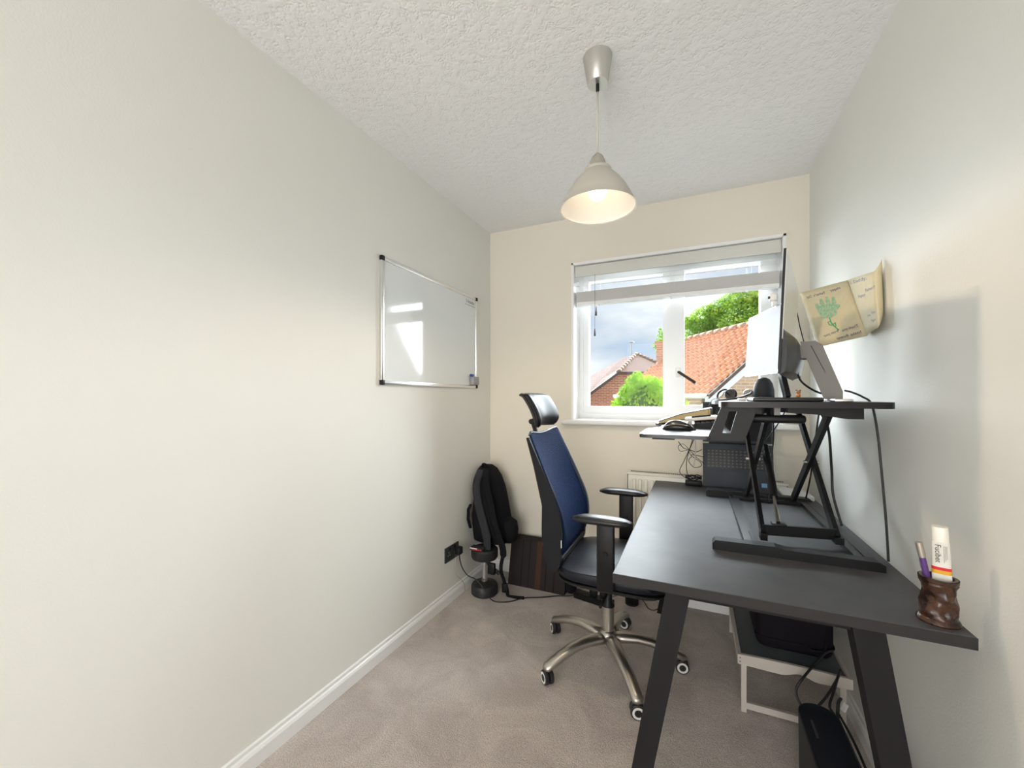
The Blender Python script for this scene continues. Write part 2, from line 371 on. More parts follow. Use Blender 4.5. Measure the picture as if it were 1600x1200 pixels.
# ------------------------------------------------------------------ socket and plug
sk = thing('double_socket', (XL, 2.056, .29), 'black double wall socket low on the left wall', 'socket')
mesh('face_plate', MB().rbox(XL, XL+.008, 1.983, 2.129, .243, .330, .002), mat('socket_black', (.03, .036, .034), .3), sk, 40)
for yc in (2.02, 2.09):
    m = MB(); m.box(XL+.008, XL+.0085, yc-.003, yc+.003, .292, .300).box(XL+.008, XL+.0085, yc-.014, yc-.006, .277, .281).box(XL+.008, XL+.0085, yc+.006, yc+.014, .277, .281)
    mesh('pin_holes', m, bpy.data.materials.get('hole_grey') or mat('hole_grey', (.35, .36, .35), .4), sk)['kind'] = 'stuff'
for yc in (2.03, 2.08): mesh('rocker', MB().box(XL+.008, XL+.011, yc-.006, yc+.006, .308, .322), black, sk)
pl = thing('mains_plug', (XL, 2.10, .28), 'black mains plug pushed into the wall socket', 'plug')
mesh('plug_body', MB().rbox(XL+.0085, XL+.045, 2.078, 2.122, .262, .308, .009, 3), black, pl, 40)
P = [(XL+.03, 2.10, .262), (XL+.03, 2.10, .22), atz(722, 888, .17), atz(735, 893, .12), atz(746, 897, .06), atz(768, 905, .11), atz(778, 911, .05), atz(790, 925, .008), atz(812, 936, .006), atz(835, 932, .006), atz(860, 923, .006), atz(893, 918, .012)]
P = [(XL+.03, 2.10, .262), (XL+.032, 2.105, .22), (XL+.045, 2.115, .17), (XL+.08, 2.118, .135), (-1.20, 2.118, .125), (-1.165, 2.12, .10), (-1.12, 2.12, .05), (-1.08, 2.135, .008), (-1.0, 2.17, .005), (-.93, 2.25, .005), (-.84, 2.3, .005), (-.75, 2.36, .005), (-.70, 2.375, .008), (-.655, 2.40, .012)]
tag(mesh('extension_cable', MB().tube(spline(P), .0035, 8), cable, smooth=True), 'black mains cable looping from the wall plug across the carpet', 'cable')
P = [(XL+.012, 2.085, .243), (XL+.012, 2.09, .15), (XL+.02, 2.14, .09), (XL+.022, 2.17, .05), (XL+.02, 2.18, .004)]
tag(mesh('thin_cable', MB().tube(spline(P), .0016, 6), mat('grey_cable', (.45, .45, .43), .5), smooth=True), 'thin grey cable dropping from the socket to the skirting', 'cable')

# ------------------------------------------------------------------ dumbbell standing on end
dx, dy = -1.185, 2.215
db = thing('dumbbell', (dx, dy, 0), 'black dumbbell with a steel bar stood on end in the corner', 'dumbbell')
rub = mat('black_rubber', (.016, .016, .017), .5)
def disc(zb, flip=False):
    pr = [(0, 0), (.075, 0), (.083, .008), (.083, .05), (.076, .062), (.040, .070), (.026, .078), (0, .078)]
    if flip: pr = [(r, .078-z) for r, z in pr][::-1]
    return MB().lathe([(r, z+zb) for r, z in pr], (dx, dy, 0), 40)
mesh('weight', disc(0), rub, db, 35); mesh('weight', disc(.203, True), rub, db, 35)
mesh('bar', MB().lathe([(.0125, .07), (.0125, .21)], (dx, dy, 0), 20, cap=True), mat('bar_steel', (.55, .54, .53), .35, .8), db, 40)
mesh('collar', MB().lathe([(.02, .078), (.02, .088), (.014, .092), (.012, .092)], (dx, dy, 0), 20), chrome, db, 40)

# ------------------------------------------------------------------ backpack
bp = thing('backpack', (-1.22, 2.36, .283), 'black backpack propped in the far left corner on the dumbbell', 'backpack')
def sring(cx, cy, z, rx, ry, n=28, e=2.6, lean=0):
    out = []
    for i in range(n):
        th = 2*PI*i/n; c, s_ = math.cos(th), math.sin(th)
        out.append((cx+rx*math.copysign(abs(c)**(2/e), c), cy+ry*math.copysign(abs(s_)**(2/e), s_), z+lean*c))
    return out
secs = [(.284, -1.19, 2.34, .10, .07), (.30, -1.19, 2.34, .122, .10), (.36, -1.19, 2.345, .127, .12), (.45, -1.205, 2.35, .117, .125), (.54, -1.215, 2.36, .105, .12), (.62, -1.228, 2.375, .092, .112), (.69, -1.245, 2.39, .074, .098), (.735, -1.262, 2.40, .056, .08), (.757, -1.27, 2.405, .034, .05)]
mesh('bag_body', MB().loft([sring(c[1], c[2], c[0], c[3], c[4]) for c in secs]), soft, bp, True)
mesh('front_pocket', MB().loft([sring(-1.08, 2.345, z, r, r*1.1) for z, r in ((.29, .03), (.31, .052), (.37, .058), (.42, .05), (.445, .022))]), soft, bp, True)
P = spline([(-1.255, 2.30, .745), (-1.27, 2.265, .66), (-1.245, 2.235, .56), (-1.20, 2.213, .45), (-1.165, 2.20, .36), (-1.155, 2.195, .29), (-1.15, 2.195, .2), (-1.09, 2.23, .13)], 6)
mesh('shoulder_strap', MB().tube(P, [.026]*12+[.028]*14+[.024]*6+[.014]*(len(P)-32), 8, flat=.3, up=(0, -1, 0)), softg, bp, True)
P = spline([(-1.22, 2.30, .75), (-1.19, 2.25, .65), (-1.15, 2.225, .55), (-1.12, 2.215, .45), (-1.085, 2.22, .35), (-1.06, 2.22, .27), (-1.075, 2.22, .16), (-1.04, 2.23, .05), (-1.03, 2.23, .006), (-.98, 2.23, .006), (-.93, 2.24, .006)], 6)
mesh('shoulder_strap', MB().tube(P, [.026]*20+[.022]*12+[.012]*(len(P)-32), 8, flat=.3, up=(0, -1, 0)), soft, bp, True)
mesh('buckle', MB().rbox(-1.155, -1.105, 2.19, 2.215, .13, .20, .008), black, bp, 40)
mesh('buckle', MB().rbox(-1.065, -1.03, 2.205, 2.23, .03, .085, .006), black, bp, 40)
mesh('zip', MB().tube(spline([(-1.30, 2.30, .42), (-1.297, 2.29, .55), (-1.29, 2.30, .66), (-1.275, 2.33, .72)]), .004, 6), softg, bp, True)
mesh('carry_handle', MB().tube(spline([(-1.27, 2.36, .745), (-1.26, 2.33, .775), (-1.235, 2.335, .77), (-1.225, 2.36, .725)]), .007, 8), soft, bp, True)
mesh('side_strap', MB().tube([(-1.316, 2.27, .52), (-1.312, 2.235, .50), (-1.308, 2.225, .44), (-1.30, 2.24, .38)], .010, 8, flat=.4), soft, bp, True)
bx_ = thing('small_box', (-1.24, 2.19, .281), 'small flat red and white box on top of the dumbbell', 'box')
mesh('carton', MB().rbox(-1.252, -1.165, 2.146, 2.20, .2815, .297, .001), mat('carton_dark', (.03, .03, .035), .5), bx_)
mesh('red_label', MB().box(-1.235, -1.172, 2.1448, 2.146, .2825, .2895), mat('label_red', (.5, .01, .02), .5), bx_)
mesh('white_label', MB().box(-1.250, -1.20, 2.1446, 2.146, .2905, .296), white_m, bx_)

# ------------------------------------------------------------------ briefcase leaning on the back wall
bc = thing('briefcase', (-.93, 2.44, 0), 'dark brown fabric laptop bag with a tan stripe leaning on the back wall', 'bag')
brn = mat('bag_brown', (.03, .024, .023), .85, spec=.15, bump=(300, .4, .001))
def lean(x0, x1, y, z0, z1, dth, k=.22):
    return [(x0, y+z0*k, z0), (x1, y+z0*k, z0), (x1, y+z1*k, z1), (x0, y+z1*k, z1)]
m = MB().prism(lean(-1.105, -.725, 2.385, .0, .285, 0), (0, .075, 0)); mesh('bag_shell', m, brn, bc)
mesh('stripe', MB().prism(lean(-.92, -.885, 2.382, .006, .284, 0), (0, .004, 0)), mat('stripe_tan', (.065, .035, .022), .8, spec=.15, bump=(300, .4, .001)), bc)
for xx in (-1.02, -.97, -.855, -.80): mesh('seam', MB().prism(lean(xx, xx+.004, 2.383, .006, .284, 0), (0, .003, 0)), soft, bc)
mesh('end_pocket', MB().loft([sring(-.70, 2.445, z, r, r*1.3) for z, r in ((.002, .02), (.02, .034), (.12, .034), (.16, .02))]), soft, bc, True)

# ------------------------------------------------------------------ power strip and floor clutter
ps = thing('power_strip', (-.56, 2.42, 0), 'black power strip with plugs on the carpet behind the chair', 'power strip')
a = Vector((-.66, 2.41, .018)); b2 = Vector((-.43, 2.36, .018))
mesh('strip_body', MB().bar(a, b2, .055, .035), black, ps)
for k_ in (.22, .5, .78):
    c = a.lerp(b2, k_)
    mesh('socket_face', MB().lathe([(0, .0355), (.02, .0355), (.02, .038), (0, .038)], (c.x, c.y, 0), 16), grey if k_ > .7 else black, ps)
for c in (a.lerp(b2, .5), a.lerp(b2, .78)):
    g = tag(mesh('strip_plug', MB().rbox(c.x-.022, c.x+.022, c.y-.022, c.y+.022, .039, .08, .008), black, smooth=40), 'black plug in the middle of the power strip' if c is not None and c.x < -.5 else 'black plug at the right end of the power strip', 'plug')
tag(mesh('floor_cable', MB().tube(spline([(-.545, 2.405, .08), (-.57, 2.42, .12), (-.62, 2.44, .13), (-.66, 2.46, .11), (-.68, 2.45, .06)]), .011, 8, flat=.5), cable, smooth=True), 'thick black cable arching over the power strip', 'cable')
tag(mesh('plug_cable', MB().tube(spline([(-.48, 2.372, .08), (-.475, 2.375, .13), (-.47, 2.38, .2), (-.46, 2.40, .3)]), .004, 8), cable, smooth=True), 'black cable rising from the right end plug of the power strip', 'cable')
tag(mesh('skirting_cable', MB().tube(spline([(-.46, 2.47, .008), (-.38, 2.50, .03), (-.33, 2.50, .05), (-.27, 2.47, .02), (-.24, 2.43, .005), (-.20, 2.43, .005), (-.15, 2.49, .03)]), .0025, 6), cable, smooth=True), 'thin black cable trailing along the back skirting', 'cable')
bn = thing('small_bin', (-.335, 2.46, 0), 'small black tub standing by the back skirting under the desk', 'bin')
mesh('tub', MB().lathe([(0, .006), (.036, .006), (.046, .105), (.048, .110), (.044, .105), (.034, .012), (0, .012)], (-.335, 2.455, 0), 28), black, bn, 40)
mesh('foot_ring', MB().lathe([(.036, 0), (.038, .008), (.03, .008), (.028, 0)], (-.335, 2.455, 0), 28), rub, bn, 40)

# ------------------------------------------------------------------ radiator
ra_m = mat('radiator_enamel', (.82, .79, .70), .35)
ra = thing('radiator', (.03, 2.5, .12), 'cream panel radiator under the window behind the desk', 'radiator')
RX0, RX1 = -.367, .44
mesh('panel', MB().rbox(RX0+.008, RX1-.008, 2.464, 2.478, .12, .757, .005), ra_m, ra, 40)
m = MB(); x = RX0+.035
while x < RX1-.03:
    m.rbox(x, x+.020, 2.452, 2.466, .15, .735, .006, 2); x += .033
mesh('rib', m, ra_m, ra, 40)['kind'] = 'stuff'
mesh('side_panel', MB().box(RX0, RX0+.004, 2.468, 2.535, .14, .765), ra_m, ra); mesh('side_panel', MB().box(RX1-.004, RX1, 2.468, 2.535, .14, .765), ra_m, ra)
mesh('top_grille', MB().rbox(RX0, RX1, 2.466, 2.54, .757, .768, .002), ra_m, ra)
m = MB(); x = RX0+.02
while x < RX1-.02:
    m.box(x, x+.0055, 2.500, 2.531, .7682, .7692); x += .0098
mesh('grille_slots', m, mat('slot_dark', (.03, .03, .03), .6), ra)['kind'] = 'stuff'
mesh('bracket', MB().box(RX0-.006, RX0, 2.50, 2.52, .68, .70), ra_m, ra)
mesh('pipe', MB().tube([(RX0+.03, 2.50, 0), (RX0+.03, 2.50, .14)], .0075, 10), white_m, ra, 40)

# ------------------------------------------------------------------ desk
DT = .737; dk_m = mat('desk_laminate', (.05, .05, .056), .5, spec=.42, bump=(160, .05, .0006), var=((.07, .07, .072), 9, .35, .7))
dk_e = mat('desk_edge', (.03, .028, .028), .6, spec=.2)
DX0, DX1, DY0, DY1 = -.2013, .512, 1.11, 2.45
dk = thing('desk', (.155, 1.78, 0), 'long dark grey desk on splayed black legs against the right wall', 'desk')
mesh('desktop', MB().rbox(DX0, DX1, DY0, DY1, DT-.026, DT, .0012, 1), [dk_m], dk)
mesh('edge_band', MB().box(DX0-.0006, DX1+.0006, DY0-.0008, DY0, DT-.0252, DT-.0012).box(DX0-.0008, DX0, DY0, DY1, DT-.0252, DT-.0012), dk_e, dk)
lg = mat('desk_leg_metal', (.011, .010, .011), .6, spec=.2)
def dleg(xt, xb, y, yb):
    m = MB(); w1, w2 = .029, .024
    rings = []
    for (x, yy, z, w) in ((xt, y, DT-.026, w1), (xb, yb, 0, w2)):
        rings.append([(x-w, yy-w, z), (x+w, yy-w, z), (x+w, yy+w, z), (x-w, yy+w, z)])
    return m.loft(rings)
for (xt, xb) in ((-.038, -.168), (.348, .455)):
    for (y, yb) in ((1.16, 1.12), (2.38, 2.43)): mesh('leg', dleg(xt, xb, y, yb), lg, dk)
mesh('under_rail', MB().box(-.03, .35, 1.15, 1.17, DT-.05, DT-.026).box(-.03, .35, 2.36, 2.38, DT-.05, DT-.026).box(.14, .17, 1.17, 2.36, DT-.05, DT-.026), lg, dk)

# ------------------------------------------------------------------ office chair
CX, CY = -.360, 1.866
ch = thing('office_chair', (CX, CY, 0), 'black office chair with blue mesh back, headrest and satin steel base', 'chair')
mesh('base_hub', MB().lathe([(.024, .155), (.034, .148), (.045, .125), (.045, .098), (.03, .09), (0, .09)], (CX, CY, 0), 28), chrome, ch, 40)
mesh('lift_sleeve', MB().lathe([(0, .14), (.0265, .14), (.0265, .262), (0, .262)], (CX, CY, 0), 28), chrome, ch, 40)
mesh('lift_column', MB().lathe([(0, .262), (.029, .262), (.029, .272), (.0185, .285), (.0185, .43), (0, .43)], (CX, CY, 0), 24), black, ch, 40)
wheel_m = mat('wheel_white', (.75, .74, .72), .4)
for i in range(5):
    th = math.radians(13+72*i); d = Vector((math.cos(th), math.sin(th), 0)); n_ = Vector((-d.y, d.x, 0))
    c = Vector((CX, CY, 0))
    P = [c+d*r+Vector((0, 0, z)) for r, z in ((.02, .118), (.07, .124), (.13, .126), (.19, .117), (.25, .098), (.30, .076), (.325, .066), (.335, .064))]
    lgm = mesh('base_leg', MB().tube([p[:] for p in P], [.032, .031, .028, .0265, .025, .024, .023, .012], 14, flat=.72), chrome, ch, True)
    e = c+d*.318
    cr = mesh('caster', MB().tube([(e.x, e.y, .062), (e.x, e.y, .045)], .008, 10).rbox(-.012, .012, -.006, .006, -.012, .012, .003, 2, M=Matrix.Translation((e.x, e.y, .034))), black, ch, 40)
    sw = math.radians([100, 70, 20, 20, 70][i]+i*9)
    a_ = Vector((math.cos(sw), math.sin(sw), 0))
    q = a_.to_track_quat('Z', 'Y').to_matrix().to_4x4()
    for sgn in (-1, 1):
        pos = Vector((e.x, e.y, .0285))+a_*(sgn*.011)
        pr = [(0, -.009), (.022, -.009), (.0285, -.005), (.0285, .006), (.024, .010), (0, .010)]
        mesh('wheel', MB().lathe(pr, pos, 28, M=q@(Matrix.Rotation(PI, 4, 'X') if sgn < 0 else Matrix.Identity(4))), rub, cr, 40)
        mesh('wheel_ring', MB().lathe([(.014, .0102), (.020, .0112), (.0225, .0102)], pos, 28, M=q@(Matrix.Rotation(PI, 4, 'X') if sgn < 0 else Matrix.Identity(4))), wheel_m, cr, 40)
# seat
bm = bmesh.new(); bmesh.ops.create_cube(bm, size=1)
bmesh.ops.subdivide_edges(bm, edges=bm.edges[:], cuts=10, use_grid_fill=True)
for v in bm.verts:
    x, y, z = v.co*2
    k1 = (abs(x)**4+abs(y)**4)**.25; m1 = max(abs(x), abs(y))
    f_ = m1/k1 if k1 > 0 else 1
    X, Y_ = x*f_, y*f_
    rr = (X*X+Y_*Y_)/1.2
    zz = z*.045*(1-.55*max(0, m1-.55)/.45*abs(z)) + (.014*(1-rr) if z > 0 else 0) - (.018*max(0, X-.5)*2 if z > 0 else 0)
    v.co = Vector((X*.245*(1-.03*abs(z)), Y_*.247*(1-.03*abs(z)), zz))
mesh('seat', MB().bm(bm, M=Matrix.Translation((-.315, CY, .470))), leather, ch, True)
mesh('seat_pan', MB().loft([sring(-.315, CY, z, r, r, 32, 5) for z, r in ((.412, .17), (.418, .215), (.434, .235), (.44, .235))]), black, ch, 40)
mesh('tilt_mechanism', MB().rbox(-.48, -.25, CY-.06, CY+.06, .355, .415, .012), black, ch, 40)
mesh('lever', MB().tube([(-.33, CY-.05, .385), (-.34, CY-.19, .378), (-.345, CY-.24, .37)], .006, 8), black, ch, True)
# back : near side profile
fr = [(-.662, 1.034), (-.604, .910), (-.551, .798), (-.517, .711), (-.506, .630), (-.516, .571), (-.52, .50), (-.534, .468), (-.568, .468), (-.594, .530), (-.598, .634), (-.592, .685), (-.603, .752), (-.6395, .908), (-.675, 1.034)]
for sgn in (-1, 1):
    yy = CY+sgn*.205
    rail = MB()
    n_ = len(fr)
    rail.prism([(x, yy-.014, z) for x, z in fr], (0, .028, 0))
    mesh('back_side_frame', rail, bpy.data.materials.get('back_frame') or mat('back_frame', (.010, .010, .012), .6, spec=.2), ch)
prof = spline([(x, 0, z) for x, z in ((-.666, 1.036), (-.604, .910), (-.551, .798), (-.515, .711), (-.503, .630), (-.512, .565), (-.53, .51))], 6)
def backf(u, v):
    i = v*(len(prof)-1); k = int(min(i, len(prof)-2)); f_ = i-k
    x = prof[k][0]*(1-f_)+prof[k+1][0]*f_; z = prof[k][2]*(1-f_)+prof[k+1][2]*f_
    w_ = 2*u-1; half = .200+.018*math.sin(PI*min(1, v*1.1))
    top = (1-v)**6
    z2 = z + top*(.022*math.cos(w_*PI)*-.35+.012*(1 if abs(w_) < .99 else 0))
    return (x-.035*(1-w_*w_)*math.sin(PI*min(1, .15+v)), CY+w_*half, z2)
mesh_m = mat('blue_mesh', (.028, .05, .115), .85, spec=.08)
t = mesh_m.node_tree; b = t.nodes['Principled BSDF']; tcn = t.nodes['Texture Coordinate']
wv = nd(t, 'ShaderNodeTexWave', Scale=60, Distortion=1.2); wv.bands_direction = 'Z'; wv.inputs['Detail Scale'].default_value = 2
tr = t.nodes.new('ShaderNodeBsdfTransparent'); mi = t.nodes.new('ShaderNodeMixShader'); om = t.nodes['Material Output']
cr_ = nd(t, 'ShaderNodeMapRange'); cr_.inputs['To Min'].default_value = .82; cr_.inputs['To Max'].default_value = 1.0
rc = t.nodes.new('ShaderNodeValToRGB'); rc.color_ramp.elements[0].color = (.003, .008, .030, 1); rc.color_ramp.elements[1].color = (.012, .032, .10, 1)
t.links.new(tcn.outputs['Object'], wv.inputs[0]); t.links.new(wv.outputs['Fac'], cr_.inputs[0]); t.links.new(wv.outputs['Fac'], rc.inputs[0]); t.links.new(rc.outputs[0], b.inputs['Base Color'])
t.links.new(cr_.outputs[0], mi.inputs[0]); t.links.new(tr.outputs[0], mi.inputs[1]); t.links.new(b.outputs[0], mi.inputs[2]); t.links.new(mi.outputs[0], om.inputs[0])
mesh('back_mesh', MB().grid(backf, 20, 36), mesh_m, ch, True, solid=.004)
edge_m = mat('back_edge_blue', (.06, .08, .13), .4)
mesh('back_top_rail', MB().tube([backf(i/20, 0) for i in range(21)], .006, 8), edge_m, ch, True)
mesh('back_edge', MB().tube([backf(1, i/36) for i in range(37)], .006, 8), edge_m, ch, True)
mesh('back_bottom_rail', MB().tube([backf(i/20, 1) for i in range(21)], .016, 10), black, ch, True)
mesh('back_spine', MB().tube(spline([(-.47, CY, .39), (-.60, CY, .40), (-.66, CY, .50), (-.665, CY, .70), (-.675, CY, .86), (-.70, CY, 1.03)]), .024, 10, flat=.6), black, ch, True)
for zz in (.56, .72): mesh('back_crossbar', MB().tube(spline([(-.585, CY-.2, zz), (-.645, CY, zz), (-.585, CY+.2, zz)]), .014, 8), black, ch, True)
mesh('lumbar_pad', MB().loft([sring(-.59, CY, z, .012, r, 20) for z, r in ((.64, .05), (.66, .10), (.70, .12), (.74, .10), (.76, .05))]), black, ch, True)
mesh('care_tag', MB().box(-.515, -.512, CY-.2215, CY-.2192, .575, .607), white_m, ch)
# headrest
hp = spline([(-.745, 0, 1.228), (-.715, 0, 1.222), (-.69, 0, 1.19), (-.668, 0, 1.15), (-.655, 0, 1.11), (-.662, 0, 1.078)], 5)
def headf(off):
    def f(u, v):
        i = v*(len(hp)-1); k = int(min(i, len(hp)-2)); f_ = i-k
        x = hp[k][0]*(1-f_)+hp[k+1][0]*f_; z = hp[k][2]*(1-f_)+hp[k+1][2]*f_
        w_ = 2*u-1
        half = .14*(1-.22*abs(2*v-1)**4)
        bul = off*(1-.7*abs(w_)**4)*(1-.6*abs(2*v-1)**4)
        return (x+bul-.045*(1-w_*w_)+.012, CY+w_*half, z+bul*.35)
    return f
f1, f0 = headf(.024), headf(-.006)
m = MB(); m.grid(f1, 14, 16); m.grid(f0, 14, 16)
rim = lambda f: [f(i/14, 0) for i in range(15)]+[f(1, j/16) for j in range(1, 17)]+[f(1-i/14, 1) for i in range(1, 15)]+[f(0, 1-j/16) for j in range(1, 16)]
a1, a0 = rim(f1), rim(f0); n_ = len(a1); bb = len(m.v); m.v += a1+a0; m.f += [[bb+i, bb+(i+1) % n_, bb+n_+(i+1) % n_, bb+n_+i] for i in range(n_)]; m.m += [0]*n_
hd = mesh('headrest', m, leather, ch, 60)
mesh('headrest_shell', MB().grid(headf(-.018), 14, 16), black, hd, True, solid=.012)
mesh('headrest_arm', MB().tube(spline([(-.70, CY, .98), (-.715, CY, 1.05), (-.725, CY, 1.09), (-.705, CY, 1.125), (-.69, CY, 1.14)]), .017, 10, flat=.6), black, ch, True)
mesh('headrest_pivot', MB().tube([(-.722, CY-.04, 1.095), (-.722, CY+.04, 1.095)], .013, 14), black, ch, 40)
# arms
for sgn in (-1, 1):
    yy = CY+sgn*.262
    rings = []
    for k_ in range(13):
        u = k_/12; x = -.452+.238*u; w_ = .042*max(.12, (1-abs(2*u-1)**3.5))**.5; hgt = .017*max(.15, (1-abs(2*u-1)**4))**.6
        rings.append([(x, yy+w_*math.copysign(abs(math.cos(a))**.8, math.cos(a)), .727+hgt*math.copysign(abs(math.sin(a))**.9, math.sin(a))-.004*(2*u-1)**2) for a in [2*PI*j/16 for j in range(16)]])
    mesh('arm_pad', MB().loft(rings), mat('arm_pad_black', (.012, .012, .014), .36, spec=.4), ch, True)
    mesh('arm_post', MB().rbox(-.352, -.285, yy-.016, yy+.016, .45, .716, .006), black, ch, 40)
    mesh('arm_bracket', MB().bar((-.318, yy, .462), (-.318, CY+sgn*.1, .405), .06, .02), black, ch)
    mesh('arm_button', MB().lathe([(0, 0), (.011, 0), (.009, .004), (0, .004)], (-.318, yy-.016, .60), 16, M=Matrix.Rotation(PI/2, 4, 'X')), black, ch, 40)

# ------------------------------------------------------------------ sit-stand converter
cv = thing('desk_converter', (.26, 1.81, DT), 'black sit-stand desk converter raised on scissor legs with a keyboard tray', 'desk converter')
PT = 1.200                                # platform top
plat_m = mat('platform_black', (.014, .013, .014), .38, spec=.3)
def rpoly(pts, r=.03, n=5):
    out = []
    k = len(pts)
    for i in range(k):
        p, a, b = Vector(pts[i]), Vector(pts[i-1]), Vector(pts[(i+1) % k])
        u, w_ = (a-p).normalized(), (b-p).normalized(); rr = min(r, (a-p).length*.45, (b-p).length*.45)
        for j in range(n+1):
            t_ = j/n; q = (p+u*rr)*(1-t_)**2+p*2*t_*(1-t_)+(p+w_*rr)*t_**2; out.append(q[:])
    return out
pts = [(.075, 1.41), (.498, 1.41), (.498, 2.21), (.075, 2.21), (.075, 2.05), (.11, 1.98), (.11, 1.64), (.075, 1.57)]
mesh('platform', MB().prism([(x, y, PT-.018) for x, y in rpoly(pts, .03)], (0, 0, .018)), plat_m, cv, 30)
KT = 1.090
pts = [(-.172, 1.42), (.05, 1.42), (.05, 1.46), (.12, 1.46), (.12, 2.14), (.05, 2.14), (.05, 2.18), (-.172, 2.18), (-.172, 2.05), (-.13, 1.95), (-.13, 1.78), (-.172, 1.69)]
mesh('keyboard_tray', MB().prism([(x, y, KT-.012) for x, y in rpoly(pts, .03)], (0, 0, .012)), mat('tray_black', (.025, .025, .03), .32, spec=.4), cv, 30)
mesh('tray_clip', MB().box(-.13, -.06, 1.44, 1.48, KT-.018, KT-.012), black, cv)
for yy in (1.425, 2.165):
    z1_, z0_ = PT-.018, KT-.012; h1, h0 = PT-.030, KT+.012; m = MB()
    lx_ = lambda z: .076-.040*(z1_-z)/(z1_-z0_); rx_ = lambda z: .175-.035*(z1_-z)/(z1_-z0_); hl = lambda z: .098-.018*(h1-z)/(h1-h0); hr = lambda z: .120-.018*(h1-z)/(h1-h0)
    for q in (((lx_(z1_), z1_), (rx_(z1_), z1_), (rx_(h1), h1), (lx_(h1), h1)), ((lx_(h1), h1), (hl(h1), h1), (hl(h0), h0), (lx_(h0), h0)), ((hr(h1), h1), (rx_(h1), h1), (rx_(h0), h0), (hr(h0), h0)), ((lx_(h0), h0), (rx_(h0), h0), (rx_(z0_), z0_), (lx_(z0_), z0_))):
        m.prism([(x, yy, z) for x, z in q], (0, .008, 0))
    mesh('tray_bracket', m, blackm, cv)
# feet
def foot(y, dy2):
    ys = y
    prof_ = [(.052, DT), (.052, DT+.020), (.060, DT+.030), (.22, DT+.032), (.25, DT+.026), (.46, DT+.026), (.474, DT+.018), (.474, DT)]
    m = MB().prism([(x, ys, z) for x, z in prof_], (0, dy2, 0)); return m
mesh('foot', foot(1.415, .04), blackm, cv); mesh('foot', foot(2.165, .045), blackm, cv)
mesh('base_rail', MB().box(.147, .188, 1.455, 2.165, DT+.002, DT+.010).box(.147, .151, 1.455, 2.165, DT+.010, DT+.016).box(.172, .174, 1.455, 1.62, DT+.010, DT+.015), plat_m, cv)
mesh('base_rail', MB().box(.425, .474, 1.455, 2.165, DT+.002, DT+.016).box(.447, .449, 1.455, 2.165, DT+.016, DT+.018), plat_m, cv)
mesh('base_rail', MB().box(.165, .425, 2.135, 2.165, DT+.002, DT+.014), plat_m, cv)
# scissor legs
zb, zt = DT+.028, PT-.03
def leg(x, ya, yb_): mesh('scissor_leg', MB().bar((x, ya, zb), (x, yb_, zt), .013, .034, (0, 1, 0)), blackm, cv)
leg(.205, 1.55, 2.17); leg(.220, 2.15, 1.55); leg(.412, 1.59, 2.15); leg(.396, 2.13, 1.60)
for x in (.2125, .404):
    mesh('pivot_bolt', MB().tube([(x-.024, 1.862, .5*(zb+zt)), (x+.024, 1.862, .5*(zb+zt))], .0065, 12), chrome, cv, 40)
mesh('crossbar', MB().bar((.205, 1.56, zb+.012), (.412, 1.60, zb+.012), .012, .034), blackm, cv)
mesh('crossbar', MB().bar((.215, 2.14, zt-.01), (.40, 2.14, zt-.01), .012, .028), blackm, cv)
mesh('leg_shoe', MB().box(.196, .216, 1.53, 1.57, DT+.012, DT+.034), black, cv); mesh('leg_shoe', MB().box(.402, .425, 1.57, 1.61, DT+.016, DT+.036), black, cv)
mesh('leg_shoe', MB().box(.21, .232, 2.13, 2.165, DT+.014, DT+.034), black, cv); mesh('leg_shoe', MB().box(.386, .408, 2.11, 2.15, DT+.014, DT+.034), black, cv)
mesh('under_beam', MB().rbox(.165, .322, 1.535, 1.565, PT-.070, PT-.043, .010, 3), black, cv, 40)
mesh('beam_hanger', MB().box(.235, .252, 1.54, 1.56, PT-.045, PT-.018), grey, cv)
mesh('under_frame', MB().prism([(.26, 1.47, PT-.018), (.443, 1.47, PT-.018), (.443, 1.47, PT-.050), (.405, 1.47, PT-.050), (.33, 1.47, PT-.038), (.26, 1.47, PT-.034)], (0, .03, 0)).box(.165, .19, 1.46, 2.18, PT-.038, PT-.018).box(.39, .42, 1.5, 2.18, PT-.038, PT-.018), blackm, cv)
g0, g1 = Vector((.2547, 1.86, 1.021)), Vector((.2526, 1.58, .800))
mesh('gas_spring', MB().tube([g0[:], g0.lerp(g1, .12)[:]], .011, 14).tube([g0.lerp(g1, .12)[:], g0.lerp(g1, .70)[:]], .0135, 16), black, cv, 40)
mesh('spring_rod', MB().tube([g0.lerp(g1, .6)[:], g1[:]], .0045, 10), chrome, cv, 40)
mesh('rod_bracket', MB().rbox(.233, .275, 1.562, 1.60, .790, .799, .003), black, cv, 40)
mesh('rod_end', MB().tube([g0.lerp(g1, .84)[:], g0.lerp(g1, .94)[:], g1[:]], [.0055, .0075, .0065], 10), mat('zinc', (.5, .47, .4), .35, 1), cv, 40)

